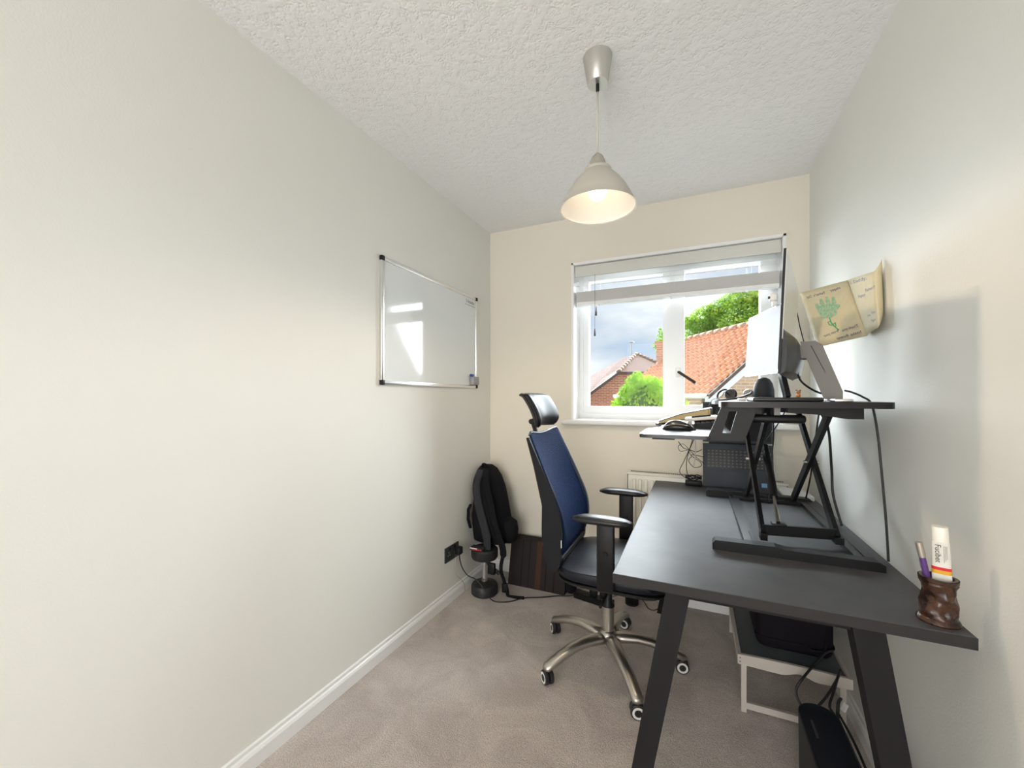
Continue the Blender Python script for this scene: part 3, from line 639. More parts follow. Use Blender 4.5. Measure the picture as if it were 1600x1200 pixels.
# ------------------------------------------------------------------ near monitor, seen edge on
mon_w = mat('monitor_back_white', (.72, .71, .67), .3); glossb = mat('gloss_black', (.010, .010, .012), .3, spec=.25)
A0 = Vector((.200, 1.262)); A1 = Vector((.328, 1.79)); dm = (A1-A0).normalized(); nm = Vector((dm.y, -dm.x))   # nm towards the wall
mn = thing('monitor', (.27, 1.53, PT), 'slim black edged monitor nearest the camera, seen edge-on with a pale back', 'monitor', None)
ZB_, ZT_ = 1.278, 1.604
def mp_(s_, z, off):                      # s along the width, z height, off towards the wall; leans back with height
    p = A0+dm*s_+nm*(off+(z-ZB_)*.042); return (p.x, p.y, z)
LM = (A1-A0).length
def slab(s0, s1, z0, z1, o0, o1):
    v = [mp_(s_, z, o_) for z in (z0, z1) for o_ in (o0, o1) for s_ in (s0, s1)]
    return MB().add(v, [(0,2,3,1),(4,5,7,6),(0,1,5,4),(2,6,7,3),(0,4,6,2),(1,3,7,5)])
mesh('bezel', slab(0, LM, ZB_, ZT_, 0, .006), black, mn)
mesh('screen', slab(.006, LM-.006, ZB_+.016, ZT_-.006, -.0006, 0), glossb, mn)
mesh('back_panel', slab(.002, LM-.002, ZB_+.09, ZT_-.002, .006, .0075), mon_w, mn)
m = MB()
rg = []
for k_ in range(9):
    s_ = .012+(LM-.024)*k_/8; d_ = .040*(1-abs(2*k_/8-1)**6*.55)
    rg.append([mp_(s_, z, o_) for z, o_ in ((ZB_-.004, .004), (ZB_+.004, d_*.85), (ZB_+.05, d_), (ZB_+.100, d_*.8), (ZB_+.122, .006))])
mesh('rear_housing', MB().loft(rg), glossb, mn, 40)
gb = mat('stand_greige', (.15, .138, .122), .5)
ctr = .5*LM
arm0 = Vector(mp_(ctr, 1.352, .028))
mesh('stand_arm', MB().bar(arm0, arm0+Vector((nm.x*.035, nm.y*.035, 0)), .06, .04), gb, mn)
tp = arm0+Vector((nm.x*.030, nm.y*.030, .005)); bt = Vector((tp.x+.060, tp.y+.006, PT+.008))
def ring4(c, hw, hd, zofs=(0, 0, 0, 0)):
    q = [(-hd, -hw), (hd, -hw), (hd, hw), (-hd, hw)]
    return [(c.x+nm.x*a+dm.x*b_, c.y+nm.y*a+dm.y*b_, c.z+z) for (a, b_), z in zip(q, zofs)]
mesh('stand_column', MB().loft([ring4(bt, .045, .022), ring4(bt+Vector((-.004, 0, .022)), .045, .026), ring4(tp+Vector((.006, 0, .012)), .034, .026), ring4(tp+Vector((-.004, 0, .026)), .033, .018)]), gb, mn)
mesh('column_seam', MB().bar(tp+dm.to_3d()*-.0345+Vector((.004, 0, .012)), bt+dm.to_3d()*-.0455+Vector((.006, 0, .02)), .0012, .0016), black, mn)
mesh('stand_base', MB().rbox(bt.x-.022, bt.x+.022, bt.y-.10, bt.y+.10, PT, PT+.009, .003), alu, mn, 40)

# far monitor turned towards the camera
m2 = thing('monitor', (.29, 2.06, PT), 'smaller monitor with a pale lit screen beside the window behind the near one', 'monitor', None)
B0 = Vector((.312, 1.875)); B1 = Vector((.222, 2.235)); d2 = (B1-B0).normalized(); n2 = Vector((d2.y, -d2.x))
n2 = n2 if n2.x > 0 else -n2
zb2, zt2 = 1.322, 1.590
def q2(s_, z, off):
    p = B0+d2*s_+n2*(off+(z-zb2)*.06); return (p.x, p.y, z)
L2 = (B1-B0).length
def slab2(s0, s1, z0, z1, o0, o1):
    v = [q2(s_, z, o_) for z in (z0, z1) for o_ in (o0, o1) for s_ in (s0, s1)]
    return MB().add(v, [(0,2,3,1),(4,5,7,6),(0,1,5,4),(2,6,7,3),(0,4,6,2),(1,3,7,5)])
mesh('bezel', slab2(0, L2, zb2-.012, zt2, 0, .018), mat('bezel_silver', (.35, .38, .42), .25, .6), m2)
mesh('screen', slab2(.006, L2-.004, zb2+.004, zt2-.004, -.001, 0), mat('screen_on', (.03, .03, .03), .5, spec=.2, emit=((.93, .95, .98), .30)), m2)
mesh('rear_housing', slab2(.05, L2-.05, zb2+.03, zt2-.07, .018, .045), black, m2)
mesh('stand_column', MB().bar(q2(L2*.5, 1.42, .05), (.350, 1.99, PT+.01), .05, .018, (1, 0, 0)), black, m2)
mesh('stand_base', MB().prism([(x, y, PT) for x, y in rpoly([(.31, 1.93), (.43, 1.93), (.43, 2.05), (.31, 2.05)], .02)], (0, 0, .008)), black, m2, 40)
wc = thing('webcam', q2(.01, zt2, .005), 'small white webcam clipped on top of the far monitor', 'webcam')
p = at(1211, 465, 1.98)
wx, wy, wz = .296, 1.962, 1.624
mesh('camera_body', MB().rbox(-.015, .015, -.010, .010, -.018, .018, .0095, 4, M=Matrix.Translation((wx, wy, wz))), white_m, wc, True)
mesh('lens', MB().tube([(wx-.0145, wy-.004, wz), (wx-.0165, wy-.005, wz)], .006, 12), black, wc, 40)
mesh('clip', MB().box(wx-.004, wx+.008, wy-.006, wy+.006, 1.588, wz-.014), white_m, wc)

# ------------------------------------------------------------------ things on the platform
tag(mesh('closed_tablet', MB().rbox(.165, .345, 1.445, 1.62, PT, PT+.013, .005, 3), mat('tablet_black', (.012, .012, .013), .4), smooth=40), 'flat black slab lying on the near end of the raised platform', 'tablet')
fg = thing('toy_figure', (.292, 1.50, PT+.013), 'tiny brown and orange figurine standing on the flat black slab', 'figurine')
mesh('body', MB().lathe([(0, 0), (.0055, .001), (.006, .006), (.0045, .011), (0, .012)], (.292, 1.50, PT+.013), 14), mat('fig_orange', (.55, .16, .04), .5), fg, True)
mesh('head', MB().ball((.292, 1.50, PT+.0295), (.0065, .006, .006), 8), mat('fig_brown', (.28, .15, .06), .5), fg, True)
mesh('ear', MB().ball((.287, 1.50, PT+.035), .0025, 6), mat('fig_brown2', (.28, .15, .06), .5), fg, True); mesh('ear', MB().ball((.297, 1.50, PT+.035), .0025, 6), mat('fig_brown3', (.28, .15, .06), .5), fg, True)
sp = thing('desk_speaker', (.2, 2.0, PT), 'dark grey rounded desktop speaker behind the headset', 'speaker')
mesh('cabinet', MB().lathe([(0, 0), (.036, 0), (.042, .01), (.041, .045), (.035, .075), (.024, .094), (.01, .102), (0, .103)], (.285, 2.135, PT), 32), mat('speaker_grey', (.03, .033, .04), .55, spec=.2), sp, 40)
mesh('foot_ring', MB().lathe([(.037, 0), (.044, .0), (.044, .004), (.041, .006)], (.285, 2.135, PT), 32), rub, sp, 40)
hs = thing('headset', (.14, 1.85, PT), 'black over-ear headset lying on the platform edge', 'headset')
def cup(c, r, ax):
    q = Vector(ax).normalized().to_track_quat('Z', 'Y').to_matrix().to_4x4()
    return MB().lathe([(0, -.008), (r*.8, -.008), (r, -.002), (r, .006), (r*.85, .013), (r*.4, .014), (0, .011)], c, 24, M=q)
mesh('ear_cup', cup((.135, 1.86, PT+.025), .023, (-.3, -1, .1)), rub, hs, 40)
mesh('ear_cup', cup((.205, 1.93, PT+.027), .020, (-.3, -1, .1)), grey, hs, 40)
mesh('headband', MB().tube(spline([(.145, 1.875, PT+.03), (.115, 1.88, PT+.045), (.09, 1.86, PT+.03), (.085, 1.82, PT+.006), (.11, 1.78, PT+.004), (.16, 1.80, PT+.012), (.205, 1.88, PT+.028), (.212, 1.93, PT+.04)]), .0055, 8, flat=.6), black, hs, True)
mesh('mic_boom', MB().tube(spline([(.13, 1.85, PT+.02), (.11, 1.80, PT+.035), (.10, 1.77, PT+.02)]), .0018, 6), black, hs, True)
tag(mesh('earbud_case', MB().rbox(.14, .165, 1.62, 1.66, PT, PT+.010, .004), white_m, smooth=40), 'small white case beside the flat black slab', 'case')

# ------------------------------------------------------------------ things on the keyboard tray
ms = thing('computer_mouse', (-.052, 1.66, KT), 'black computer mouse on the near wing of the keyboard tray', 'mouse')
rings = []
for k_ in range(13):
    u = k_/12; x = -.112+.118*u; w_ = .033*max(.05, (1-abs(2*u-1)**3))**.5; hh = .040*max(.02, math.sin(PI*min(1, u*.82+.14)))**.8*(1-.12*u)
    hh *= max(.25, 1-abs(2*u-1)**8)
    rings.append([(x, 1.655+w_*math.cos(a)*(1 if math.sin(a) < .2 else .85), KT+max(.0, hh*math.copysign(abs(math.sin(a))**.8, math.sin(a))) if math.sin(a) > 0 else KT+.0005) for a in [2*PI*j/16 for j in range(16)]])
mesh('shell', MB().loft(rings), mat('mouse_black', (.02, .02, .022), .3), ms, True)
mesh('side_grip', MB().tube(spline([(-.10, 1.631, KT+.014), (-.06, 1.623, KT+.022), (-.015, 1.628, KT+.016)]), .004, 8, flat=.5), mat('mouse_bronze', (.12, .09, .05), .35), ms, True)
mesh('scroll_wheel', MB().tube([(-.015, 1.651, KT+.027), (-.015, 1.659, KT+.027)], .008, 14), grey, ms, 40)
kb = thing('keyboard', (.0, 1.95, KT), 'black keyboard on the tray behind the mouse', 'keyboard')
mesh('case', MB().prism([(.0, 1.765, KT), (.10, 1.765, KT), (.10, 1.765, KT+.028), (.0, 1.765, KT+.018)], (0, .36, 0)), black, kb)
m = MB()
for r_ in range(5):
    for c_ in range(20):
        x = .006+r_*.0180; y = 1.771+c_*.0175; z = KT+.0185+x*.1
        m.box(x, x+.0145, y, y+.0150, z, z+.0045)
mesh('keys', m, mat('key_dark', (.04, .04, .045), .45), kb)['kind'] = 'stuff'
nb = thing('notepad', (.0, 1.87, KT+.03), 'white ruled notepad with a tan edge lying on the keyboard', 'notepad')
def tilt(x0, x1, y0, y1, z, dz, th_):
    return MB().add([(x, y, (z+dz*(x-x0)/(x1-x0))+k) for k in (0, th_) for y in (y0, y1) for x in (x0, x1)], [(0,2,3,1),(4,5,7,6),(0,1,5,4),(2,6,7,3),(0,4,6,2),(1,3,7,5)])
mesh('pages', tilt(-.035, .085, 1.785, 1.95, KT+.0275, .012, .009), mat('paper_white', (.78, .78, .76), .7), nb)
mesh('cover', tilt(-.036, .086, 1.784, 1.951, KT+.025, .012, .0025), mat('cover_tan', (.38, .26, .17), .6), nb)
m = MB()
for k_ in range(6): m.box(-.022+k_*.016, -.020+k_*.016, 1.80, 1.94, KT+.0375+k_*.0016, KT+.0388+k_*.0016)
mesh('ruled_lines', m, mat('ink_grey', (.35, .37, .4), .6), nb)
tag(mesh('ballpoint_pen', MB().tube([(-.01, 1.80, KT+.0425), (.06, 1.81, KT+.0505)], .0035, 8), black, smooth=40), 'black pen lying across the white notepad', 'pen')
bk = thing('diary', (-.06, 2.07, KT), 'dark covered hardback diary with cream pages at the far end of the tray', 'book')
pg = mat('page_cream', (.58, .44, .22), .7)
dq = lambda x: KT+.004+(x+.155)*.19
HF = [(0,1,3,2),(8,10,11,9),(0,4,5,1),(4,8,9,5),(2,3,7,6),(6,7,11,10),(0,2,6,4),(4,6,10,8),(1,5,7,3),(5,9,11,7)]
dy0, dy1 = 1.975, 2.155
mesh('lower_cover', tilt(-.155, .068, dy0, dy1, dq(-.155)-.004, .223*.19, .003), mat('cover_black', (.016, .017, .02), .4), bk)
mesh('page_block', MB().add([(x, y, dq(x)-.001+k) for (x, k0, k1) in ((-.150, 0, .006), (-.06, 0, .023), (.064, 0, .027)) for k in (k0, k1) for y in (dy0+.003, dy1-.003)], HF), pg, bk)
mesh('upper_cover', MB().add([(x, y, dq(x)-.0008+k+j) for (x, k) in ((-.156, .006), (-.06, .023), (.068, .027)) for j in (0, .003) for y in (dy0, dy1)], HF), mat('cover_black2', (.016, .017, .02), .4), bk)
mesh('spine', MB().add([(x, y, z) for x in (.066, .072) for y in (dy0, dy1) for z in (dq(.068)-.004, dq(.068)+.029)], [(0,1,3,2),(4,6,7,5),(0,4,5,1),(2,3,7,6),(0,2,6,4),(1,5,7,3)]), mat('cover_black3', (.016, .017, .02), .4), bk)

# ------------------------------------------------------------------ laptop stood up behind the converter
lp = thing('laptop', (.21, 2.4, DT), 'dark grey laptop opened flat and stood upright behind the converter', 'laptop')
lpm = mat('laptop_grey', (.024, .030, .042), .45, spec=.3)
def lz(z): return 2.405+(z-DT)*.18         # leaning line
def lslab(x0, x1, z0, z1, o0, o1):
    v = [(x, lz(z)+o_, z) for z in (z0, z1) for o_ in (o0, o1) for x in (x0, x1)]
    return MB().add(v, [(0,2,3,1),(4,5,7,6),(0,1,5,4),(2,6,7,3),(0,4,6,2),(1,3,7,5)])
lx0, lx1 = .042, .368; zm = DT+.225
mesh('deck', lslab(lx0, lx1, DT+.001, zm, 0, .015), lpm, lp)
mesh('key_well', lslab(lx0+.016, lx1-.016, DT+.098, zm-.028, -.0006, 0), glossb, lp)
m = MB()
for r_ in range(6):
    for c_ in range(15):
        x = lx0+.021+c_*.0190; z = DT+.102+r_*.0158; q = lslab(x, x+.0160, z, z+.0125, -.0022, -.0006); m.add(q.v, q.f)
mesh('keys', m, mat('laptop_key', (.022, .022, .024), .4), lp)['kind'] = 'stuff'
m = MB()
for r_ in range(6):
    for c_ in range(15):
        x = lx0+.0265+c_*.0190; z = DT+.1065+r_*.0158; q = lslab(x, x+.004, z, z+.004, -.0025, -.0022); m.add(q.v, q.f)
mesh('key_legends', m, mat('legend', (.16, .16, .15), .5), lp)['kind'] = 'stuff'
mesh('touchpad', lslab(.15, .25, DT+.02, DT+.085, -.0006, 0), mat('touchpad', (.022, .028, .04), .4, spec=.3), lp)
mesh('hinge', MB().tube([(lx0+.03, lz(zm)+.010, zm+.004), (lx1-.03, lz(zm)+.010, zm+.004)], .006, 10), black, lp, 40)
mesh('lid', lslab(lx0, lx1, zm+.008, zm+.225, .002, .009), lpm, lp)
mesh('display', lslab(lx0+.008, lx1-.008, zm+.02, zm+.215, .0012, .002), glossb, lp)
m = MB(); mesh('sticker', lslab(lx1-.055, lx1-.03, DT+.015, DT+.035, -.0008, -.0002), mat('sticker_blue', (.12, .3, .5), .4), lp)
pbk = thing('power_brick', (-.01, 2.38, DT), 'black laptop power brick with coiled leads at the back of the desk', 'power adaptor')
mesh('brick', MB().rbox(-.045, .038, 2.37, 2.42, DT, DT+.026, .005), black, pbk, 40)
mesh('coiled_lead', MB().tube([(-.005+.038*math.cos(a)*(1+.1*math.sin(3*a)), 2.395+.02*math.sin(a), DT+.036+.008*math.sin(2.3*a)+.002*i/10) for i, a in enumerate([i*.35 for i in range(60)])], .0028, 6), cable, pbk, True)
wt = thing('white_tray', (.44, 2.38, DT), 'thin white board lying on the back right corner of the desk', 'board')
mesh('board', MB().prism([(x, y, DT+.001) for x, y in ((.385, 2.25), (.50, 2.25), (.50, 2.37), (.455, 2.44), (.385, 2.44))], (0, 0, .012)), white_m, wt)
mesh('board_lip', MB().tube([(.386, 2.25, DT+.015), (.498, 2.25, DT+.015), (.498, 2.37, DT+.015), (.455, 2.438, DT+.015), (.386, 2.438, DT+.015)], .0035, 6), white_m, wt)

# ------------------------------------------------------------------ cables round the desk
def cab(name, P, r, label, m_=cable, n=8): return tag(mesh(name, MB().tube(spline(P), r, n), m_, smooth=True), label, 'cable')
cab('cable', [at(1060, 690, 2.2), at(1068, 700, 2.24), at(1078, 703, 2.28), at(1088, 706, 2.33), (.036, 2.41, .93)], .002, 'thin black lead entering the upper left side of the laptop')
cab('cable', [at(1082, 686, 2.1), at(1078, 700, 2.2), at(1068, 722, 2.3), at(1062, 735, 2.36), at(1066, 743, 2.38), (-.02, 2.37, DT+.03)], .0018, 'black lead hanging from the keyboard tray to the power brick')
cab('cable', [at(1084, 687, 2.1), at(1077, 704, 2.2), at(1073, 720, 2.3), at(1073, 736, 2.38), (-.02, 2.39, DT+.03)], .0018, 'straight black lead beside the white lead below the tray')
cab('cable', [at(1080, 712, 2.3), at(1074, 704, 2.28), at(1063, 705, 2.28), at(1060, 697, 2.28), at(1068, 694, 2.28), at(1078, 704, 2.3), at(1090, 716, 2.33), at(1100, 724, 2.37)], .0016, 'looped black lead left of the laptop')
cab('cable', [at(1081, 713, 2.32), at(1076, 720, 2.33), at(1084, 730, 2.34), at(1094, 729, 2.35), at(1095, 723, 2.36), at(1080, 711, 2.36), at(1100, 714, 2.39)], .0018, 'small black lead coil beside the laptop edge')
cab('cable', [at(1086, 687, 2.1), at(1087, 700, 2.2), at(1086, 716, 2.3), at(1084, 727, 2.34)], .0022, 'short white lead hanging below the keyboard tray', white_m)
cab('monitor_cable', [(.44, 1.62, PT+.035), (.462, 1.64, PT+.03), (.49, 1.64, PT+.015), (.507, 1.62, PT-.01), (.515, 1.60, PT-.10), (.520, 1.59, 1.0), (.518, 1.55, .85), (.507, 1.50, DT+.006)], .0032, 'black cable dropping from the monitor stand down the right wall to the desk')
cab('cable', [(.40, 1.75, PT-.03), (.44, 1.80, 1.10), (.465, 1.86, .95), (.470, 1.86, .85), (.485, 1.82, DT+.012)], .0045, 'thick black cable hanging under the platform towards the wall')
cab('cable', [(.41, 1.78, PT-.03), (.43, 1.90, 1.10), (.44, 2.0, .97), (.45, 2.10, .86), (.455, 2.2, DT+.012)], .003, 'black cable crossing behind the scissor legs')
cab('cable', [(.29, 1.95, PT-.03), (.30, 1.98, 1.05), (.29, 2.0, .9), (.285, 1.99, DT+.03)], .003, 'black cable hanging straight behind the gas spring')
cab('cable', [(.37, 2.1, PT-.03), (.33, 2.15, 1.07), (.28, 2.2, .98), (.26, 2.22, .96)], .0025, 'black cable slanting from under the platform to the laptop')
cab('cable', [mp_(.2, ZB_+.02, .03), (.30, 1.5, 1.262), (.345, 1.54, 1.232), (.39, 1.56, PT+.018)], .003, 'black cable sloping from the near monitor to its stand')
cab('cable', [(.372, 1.93, 1.55), (.382, 1.94, 1.50), (.392, 1.92, 1.43), (.390, 1.88, 1.39), (.378, 1.80, 1.362)], .002, 'thin black cable looping behind the monitors')
cab('cable', [(.372, 1.93, 1.55), (.366, 1.935, 1.50), (.358, 1.94, 1.42), (.355, 1.95, 1.36)], .0022, 'straight black cable down the back of the far monitor')
cab('cable', [(.10, 1.80, PT+.004), (.07, 1.80, PT+.006), (.055, 1.83, PT-.02), (.055, 1.86, KT+.05)], .0012, 'hair thin headset lead over the platform edge')

# ------------------------------------------------------------------ card on the right wall
paper = mat('card_paper', (.72, .63, .42), .85, var=((.66, .58, .38), 30, .3, .7))
ink = mat('navy_ink', (.015, .02, .12), .6); green = mat('hand_green', (.27, .50, .30), .8, var=((.50, .58, .38), 110, .42, .62)); greenl = mat('stem_green', (.06, .40, .16), .7)
top = [at(1250, 458, 2.13), atx(1324, 438, XR-.008), atx(1366, 424, XR-.03), atx(1378, 405, XR-.003)]
bot = [at(1277, 543, 1.97), atx(1355, 525, XR-.006), atx(1372, 512, XR-.028), atx(1381, 488, XR-.003)]
def page(c):
    a, b_, c2, d_ = Vector(bot[c]), Vector(bot[c+1]), Vector(top[c+1]), Vector(top[c])
    nrm = (b_-a).cross(d_-a).normalized()
    if nrm.dot(Vector((0, 0, CAMZ))-a) < 0: nrm = -nrm
    def f(u, v, o=0):
        p = (a*(1-u)+b_*u)*(1-v)+(d_*(1-u)+c2*u)*v
        return (p+nrm*(o+.006*math.sin(PI*u)*(1 if c == 1 else .4)))[:]
    return f
card = thing('greeting_card', (XR, 1.85, 1.55), 'tan handmade card with a green handprint flower and navy writing, taped to the right wall', 'card')
mesh('left_page', MB().grid(lambda u, v: page(0)(u, v), 10, 8), paper, card, True, solid=.0006)
mesh('right_page', MB().grid(lambda u, v: page(1)(u, v), 10, 8), paper, card, True, solid=.0006)
mesh('curled_edge', MB().grid(lambda u, v: page(2)(u, v), 4, 8), paper, card, True, solid=.0006)
def onpage(c, items, name, m_):
    mb = MB(); f = page(c)
    for (s_, u0, v0, w_, h_, slope, mir) in items:
        vv, ff = text(s_, 1.0); xm = max(p[0] for p in vv)
        P = []
        for p in vv:
            a = p[0]/xm; a = 1-a if mir else a
            P.append(f(u0+a*w_, v0+p[1]*h_+slope*a, .0012))
        mb.add(P, ff)
    mesh(name, mb, m_, card)
onpage(0, [("Day!", .12, .86, .11, .07, .0, True), ("Father's", .29, .86, .24, .07, 0, True), ('Happy', .64, .87, .2, .07, 0, True),
           ('Thank-you', .62, .15, .3, .065, .02, True), ('from your', .22, .13, .33, .065, .03, True), ('little', .74, .05, .2, .065, .01, True), ('flower .', .42, .04, .28, .065, .01, True)], 'writing', ink)
onpage(1, [('To', .08, .90, .12, .085, 0, False), ('Daddy,', .30, .90, .5, .085, 0, False), ('Happy', .34, .62, .34, .075, 0, False), ("Father!!", .70, .68, .3, .08, .02, False), ('love', .60, .25, .14, .07, 0, False), ('from', .80, .27, .15, .07, 0, False), ('Poppet', .74, .14, .2, .07, 0, False)], 'writing', ink)
f = page(0); mb = MB()
def blob(cu, cv_, ru, rv, rot=0, n=20, jag=.08):
    P = [f(cu, cv_, .0011)]
    for i in range(n):
        a = 2*PI*i/n; r = 1+jag*math.sin(7*a)+jag*random.uniform(-1, 1)
        x, y = ru*math.cos(a)*r, rv*math.sin(a)*r
        P.append(f(cu+x*math.cos(rot)-y*math.sin(rot), cv_+x*math.sin(rot)+y*math.cos(rot), .0011))
    mb.add(P, [(0, i+1, (i+1) % n+1) for i in range(n)])
blob(.46, .55, .20, .13)
for cu, cv_, ru, rv, ro in ((.30, .64, .045, .10, .25), (.41, .69, .045, .10, .08), (.53, .70, .045, .10, -.08), (.64, .66, .045, .11, -.2), (.66, .57, .08, .04, .5)): blob(cu, cv_, ru, rv, ro)
mesh('handprint', mb, green, card)
mb = MB().tube([f(.46, .42, .001), f(.46, .34, .001), f(.50, .27, .001), f(.56, .19, .001)], .0022, 5).tube([f(.47, .36, .001), f(.40, .36, .001), f(.41, .31, .001), f(.48, .29, .001)], .0018, 5).tube([f(.48, .30, .001), f(.54, .32, .001), f(.53, .26, .001)], .0018, 5)
mesh('flower_stem', mb, greenl, card)

# ------------------------------------------------------------------ pen pot with a tube and pens
px_, py_ = .474, 1.160
pot_m = mat('carved_wood', (.07, .026, .012), .25, spec=.5, var=((.014, .006, .004), 32, .38, .60), bump=(120, .4, .002))
pot = thing('pen_pot', (px_, py_, DT), 'carved dark brown glossy wooden pen pot at the near corner of the desk', 'pen pot')
rings = []
N = 64
for k_ in range(41):
    u = k_/40; z = DT+.006+u*.088; base_r = .0285+.0015*math.cos(u*6)
    rr = []
    for j in range(N):
        th = 2*PI*j/N
        carve = .0020*math.sin(2*th+7*u)*math.sin(PI*u)+.0017*math.sin(4*th-11*u+1)+.0011*math.sin(7*th+16*u)*math.cos(3*th-9*u)
        if u > .88 or u < .12: carve *= .15
        r = base_r+carve+(.0015 if u > .9 else 0)
        rr.append((px_+r*math.cos(th), py_+r*math.sin(th), z))
    rings.append(rr)
mesh('carved_body', MB().loft(rings, cap=False), pot_m, pot, True)
mesh('base_plinth', MB().lathe([(0, 0), (.034, 0), (.035, .003), (.033, .008), (.030, .011), (.028, .012)], (px_, py_, DT), 48), pot_m, pot, 40)
mesh('inner_lining', MB().lathe([(.030, .0945), (.0245, .0945), (.0240, .014), (0, .012)], (px_, py_, DT), 40), mat('pot_inside', (.05, .02, .01), .3), pot, 40)
tb = thing('ointment_tube', (px_, py_, DT+.02), 'white ointment tube with red and yellow bands standing in the pen pot', 'tube')
def trg(z, hw, hd, e=3.0):
    out = []
    for j in range(28):
        a = 2*PI*j/28; c, s_ = math.cos(a), math.sin(a)
        x = hw*math.copysign(abs(c)**(2/e), c); y = hd*math.copysign(abs(s_)**(2/e), s_)
        out.append((px_+.003+x*.93+y*.36-(z-DT)*.03+.004, py_-.004-x*.36+y*.93, z))
    return out
tw = mat('tube_white', (.80, .77, .68), .35)
mesh('tube_cap', MB().loft([trg(z, w_, d_) for z, w_, d_ in ((DT+.172, .0132, .0125), (DT+.200, .0132, .0125), (DT+.203, .012, .0115))]), tw, tb, 40)
mesh('tube_body', MB().loft([trg(z, w_, d_) for z, w_, d_ in ((DT+.118, .0150, .0085), (DT+.172, .0140, .0120), (DT+.1725, .0125, .0115))]), mat('tube_cream', (.76, .73, .66), .35), tb, 40)
mesh('red_band', MB().loft([trg(z, w_, d_) for z, w_, d_ in ((DT+.112, .01515, .0083), (DT+.1185, .01515, .0086))]), mat('band_red', (.65, .01, .03), .35), tb, 40)
mesh('yellow_band', MB().loft([trg(z, w_, d_) for z, w_, d_ in ((DT+.104, .01520, .0080), (DT+.1121, .01520, .0083))]), mat('band_yellow', (.75, .40, .02), .35), tb, 40)
mesh('tube_foot', MB().loft([trg(z, w_, d_) for z, w_, d_ in ((DT+.03, .0155, .002), (DT+.1042, .0151, .008))]), mat('tube_cream2', (.76, .73, .66), .35), tb, 40)
vv, ff = text('Fucibet', .013); 
Q = Matrix(((.93, .36, 0), (-.36, .93, 0), (0, 0, 1)))
P = []
for p in vv:
    x, z = -.0085+p[1]*1.0, DT+.167-p[0]     # reads downwards
    P.append(((px_+.003+x*.93+(-.0126)*.36-(z-DT)*.03+.004), py_-.004-x*.36-.0126*.93, z))
mesh('brand_lettering', MB().add(P, ff), mat('letter_black', (.02, .02, .03), .5), tb)
P = MB()
for k_ in range(3):
    x = .004+k_*.0022; z1_, z0_ = DT+.165, DT+.13+k_*.004
    P.add([((px_+.003+xx*.93-.0122*.36-(z-DT)*.03+.004), py_-.004-xx*.36-.0122*.93, z) for z in (z0_, z1_) for xx in (x, x+.0007)], [(0, 1, 3, 2)])
mesh('small_print', P, grey, tb)
pn = thing('purple_pen', (px_-.018, py_, DT+.02), 'purple and silver pen leaning in the pen pot beside the tube', 'pen')
a, b_ = Vector((px_-.004, py_, DT+.02)), Vector((px_-.031, py_+.002, DT+.163))
mesh('barrel', MB().tube([a.lerp(b_, .0)[:], a.lerp(b_, .78)[:]], .0055, 12), mat('pen_purple', (.10, .04, .20), .3), pn, 40)
mesh('pen_cap', MB().tube([a.lerp(b_, .78)[:], b_[:]], .0062, 12), mat('pen_silver', (.5, .45, .38), .3, .8), pn, 40)
tag(mesh('steel_pen', MB().tube([(px_+.008, py_+.012, DT+.02), (px_-.022, py_+.014, DT+.115), (px_-.024, py_+.014, DT+.12)], [.004, .004, .002], 10), alu, smooth=40), 'short silver pen leaning on the pen pot rim', 'pen')

# ------------------------------------------------------------------ folding tray table under the desk
wood = mat('whitewashed_wood', (.52, .47, .42), .6, bump=(60, .15, .001))
tt = thing('tray_table', (.33, 2.1, 0), 'whitewashed folding tray table with a grey top under the desk', 'table')
TX0, TX1, TY0, TY1, TZ = .152, .505, 1.775, 2.40, .226
mesh('table_top', MB().box(TX0+.012, TX1-.012, TY0+.012, TY1-.012, TZ-.020, TZ-.010), mat('tray_grey', (.10, .115, .12), .5), tt)
ap = [(TX0, TZ)]
pr_t = [(u, TZ+.004*math.sin(PI*u)-.0) for u in [i/16 for i in range(17)]]
pr_b = [(u, TZ-.036-.004*math.sin(PI*u)+(.016*math.sin(PI*(u-.4)/.32)**2 if .4 < u < .72 else 0)) for u in [1-i/32 for i in range(33)]]
for y in (TY0, TY1-.012):
    mesh('apron', MB().prism([(TX0+(TX1-TX0)*u, y, z) for u, z in pr_t+pr_b], (0, .012, 0)), wood, tt)
for x in (TX0, TX1-.012): mesh('side_rail', MB().box(x, x+.012, TY0+.012, TY1-.012, TZ-.034, TZ), wood, tt)
for y in (TY0+.014, TY1-.034):
    for x in (TX0+.013, TX1-.033): mesh('leg', MB().box(x, x+.018, y, y+.018, 0, TZ-.02), wood, tt)
    mesh('leg_stretcher', MB().box(TX0+.031, TX1-.033, y+.004, y+.014, .012, .036), wood, tt)
m = MB()
for z in (TZ-.012, TZ-.026): m.tube([(TX0+.008, TY0-.0008, z), (TX0+.008, TY0+.001, z)], .0022, 8)
mesh('screw', m, black, tt)
cs = thing('equipment_case', (.36, 2.0, TZ-.01), 'black padded case with piped edges sitting on the tray table', 'case')
purp = mat('case_black', (.008, .006, .009), .8, spec=.15, bump=(300, .4, .001))
mesh('case_body', MB().rbox(.225, .480, 1.868, 2.15, TZ-.009, TZ+.20, .035, 5), purp, cs, 40)
for z in (.04, .165): mesh('piping', MB().tube([(x, y, TZ+z) for x, y in rpoly([(.223, 1.866), (.482, 1.866), (.482, 2.152), (.223, 2.152)], .036, 5)], .003, 6), soft, cs, True)
mesh('case_handle', MB().tube(spline([(.38, 1.866, TZ+.06), (.40, 1.855, TZ+.035), (.44, 1.855, TZ+.04), (.45, 1.866, TZ+.07)]), .004, 8), soft, cs, True)
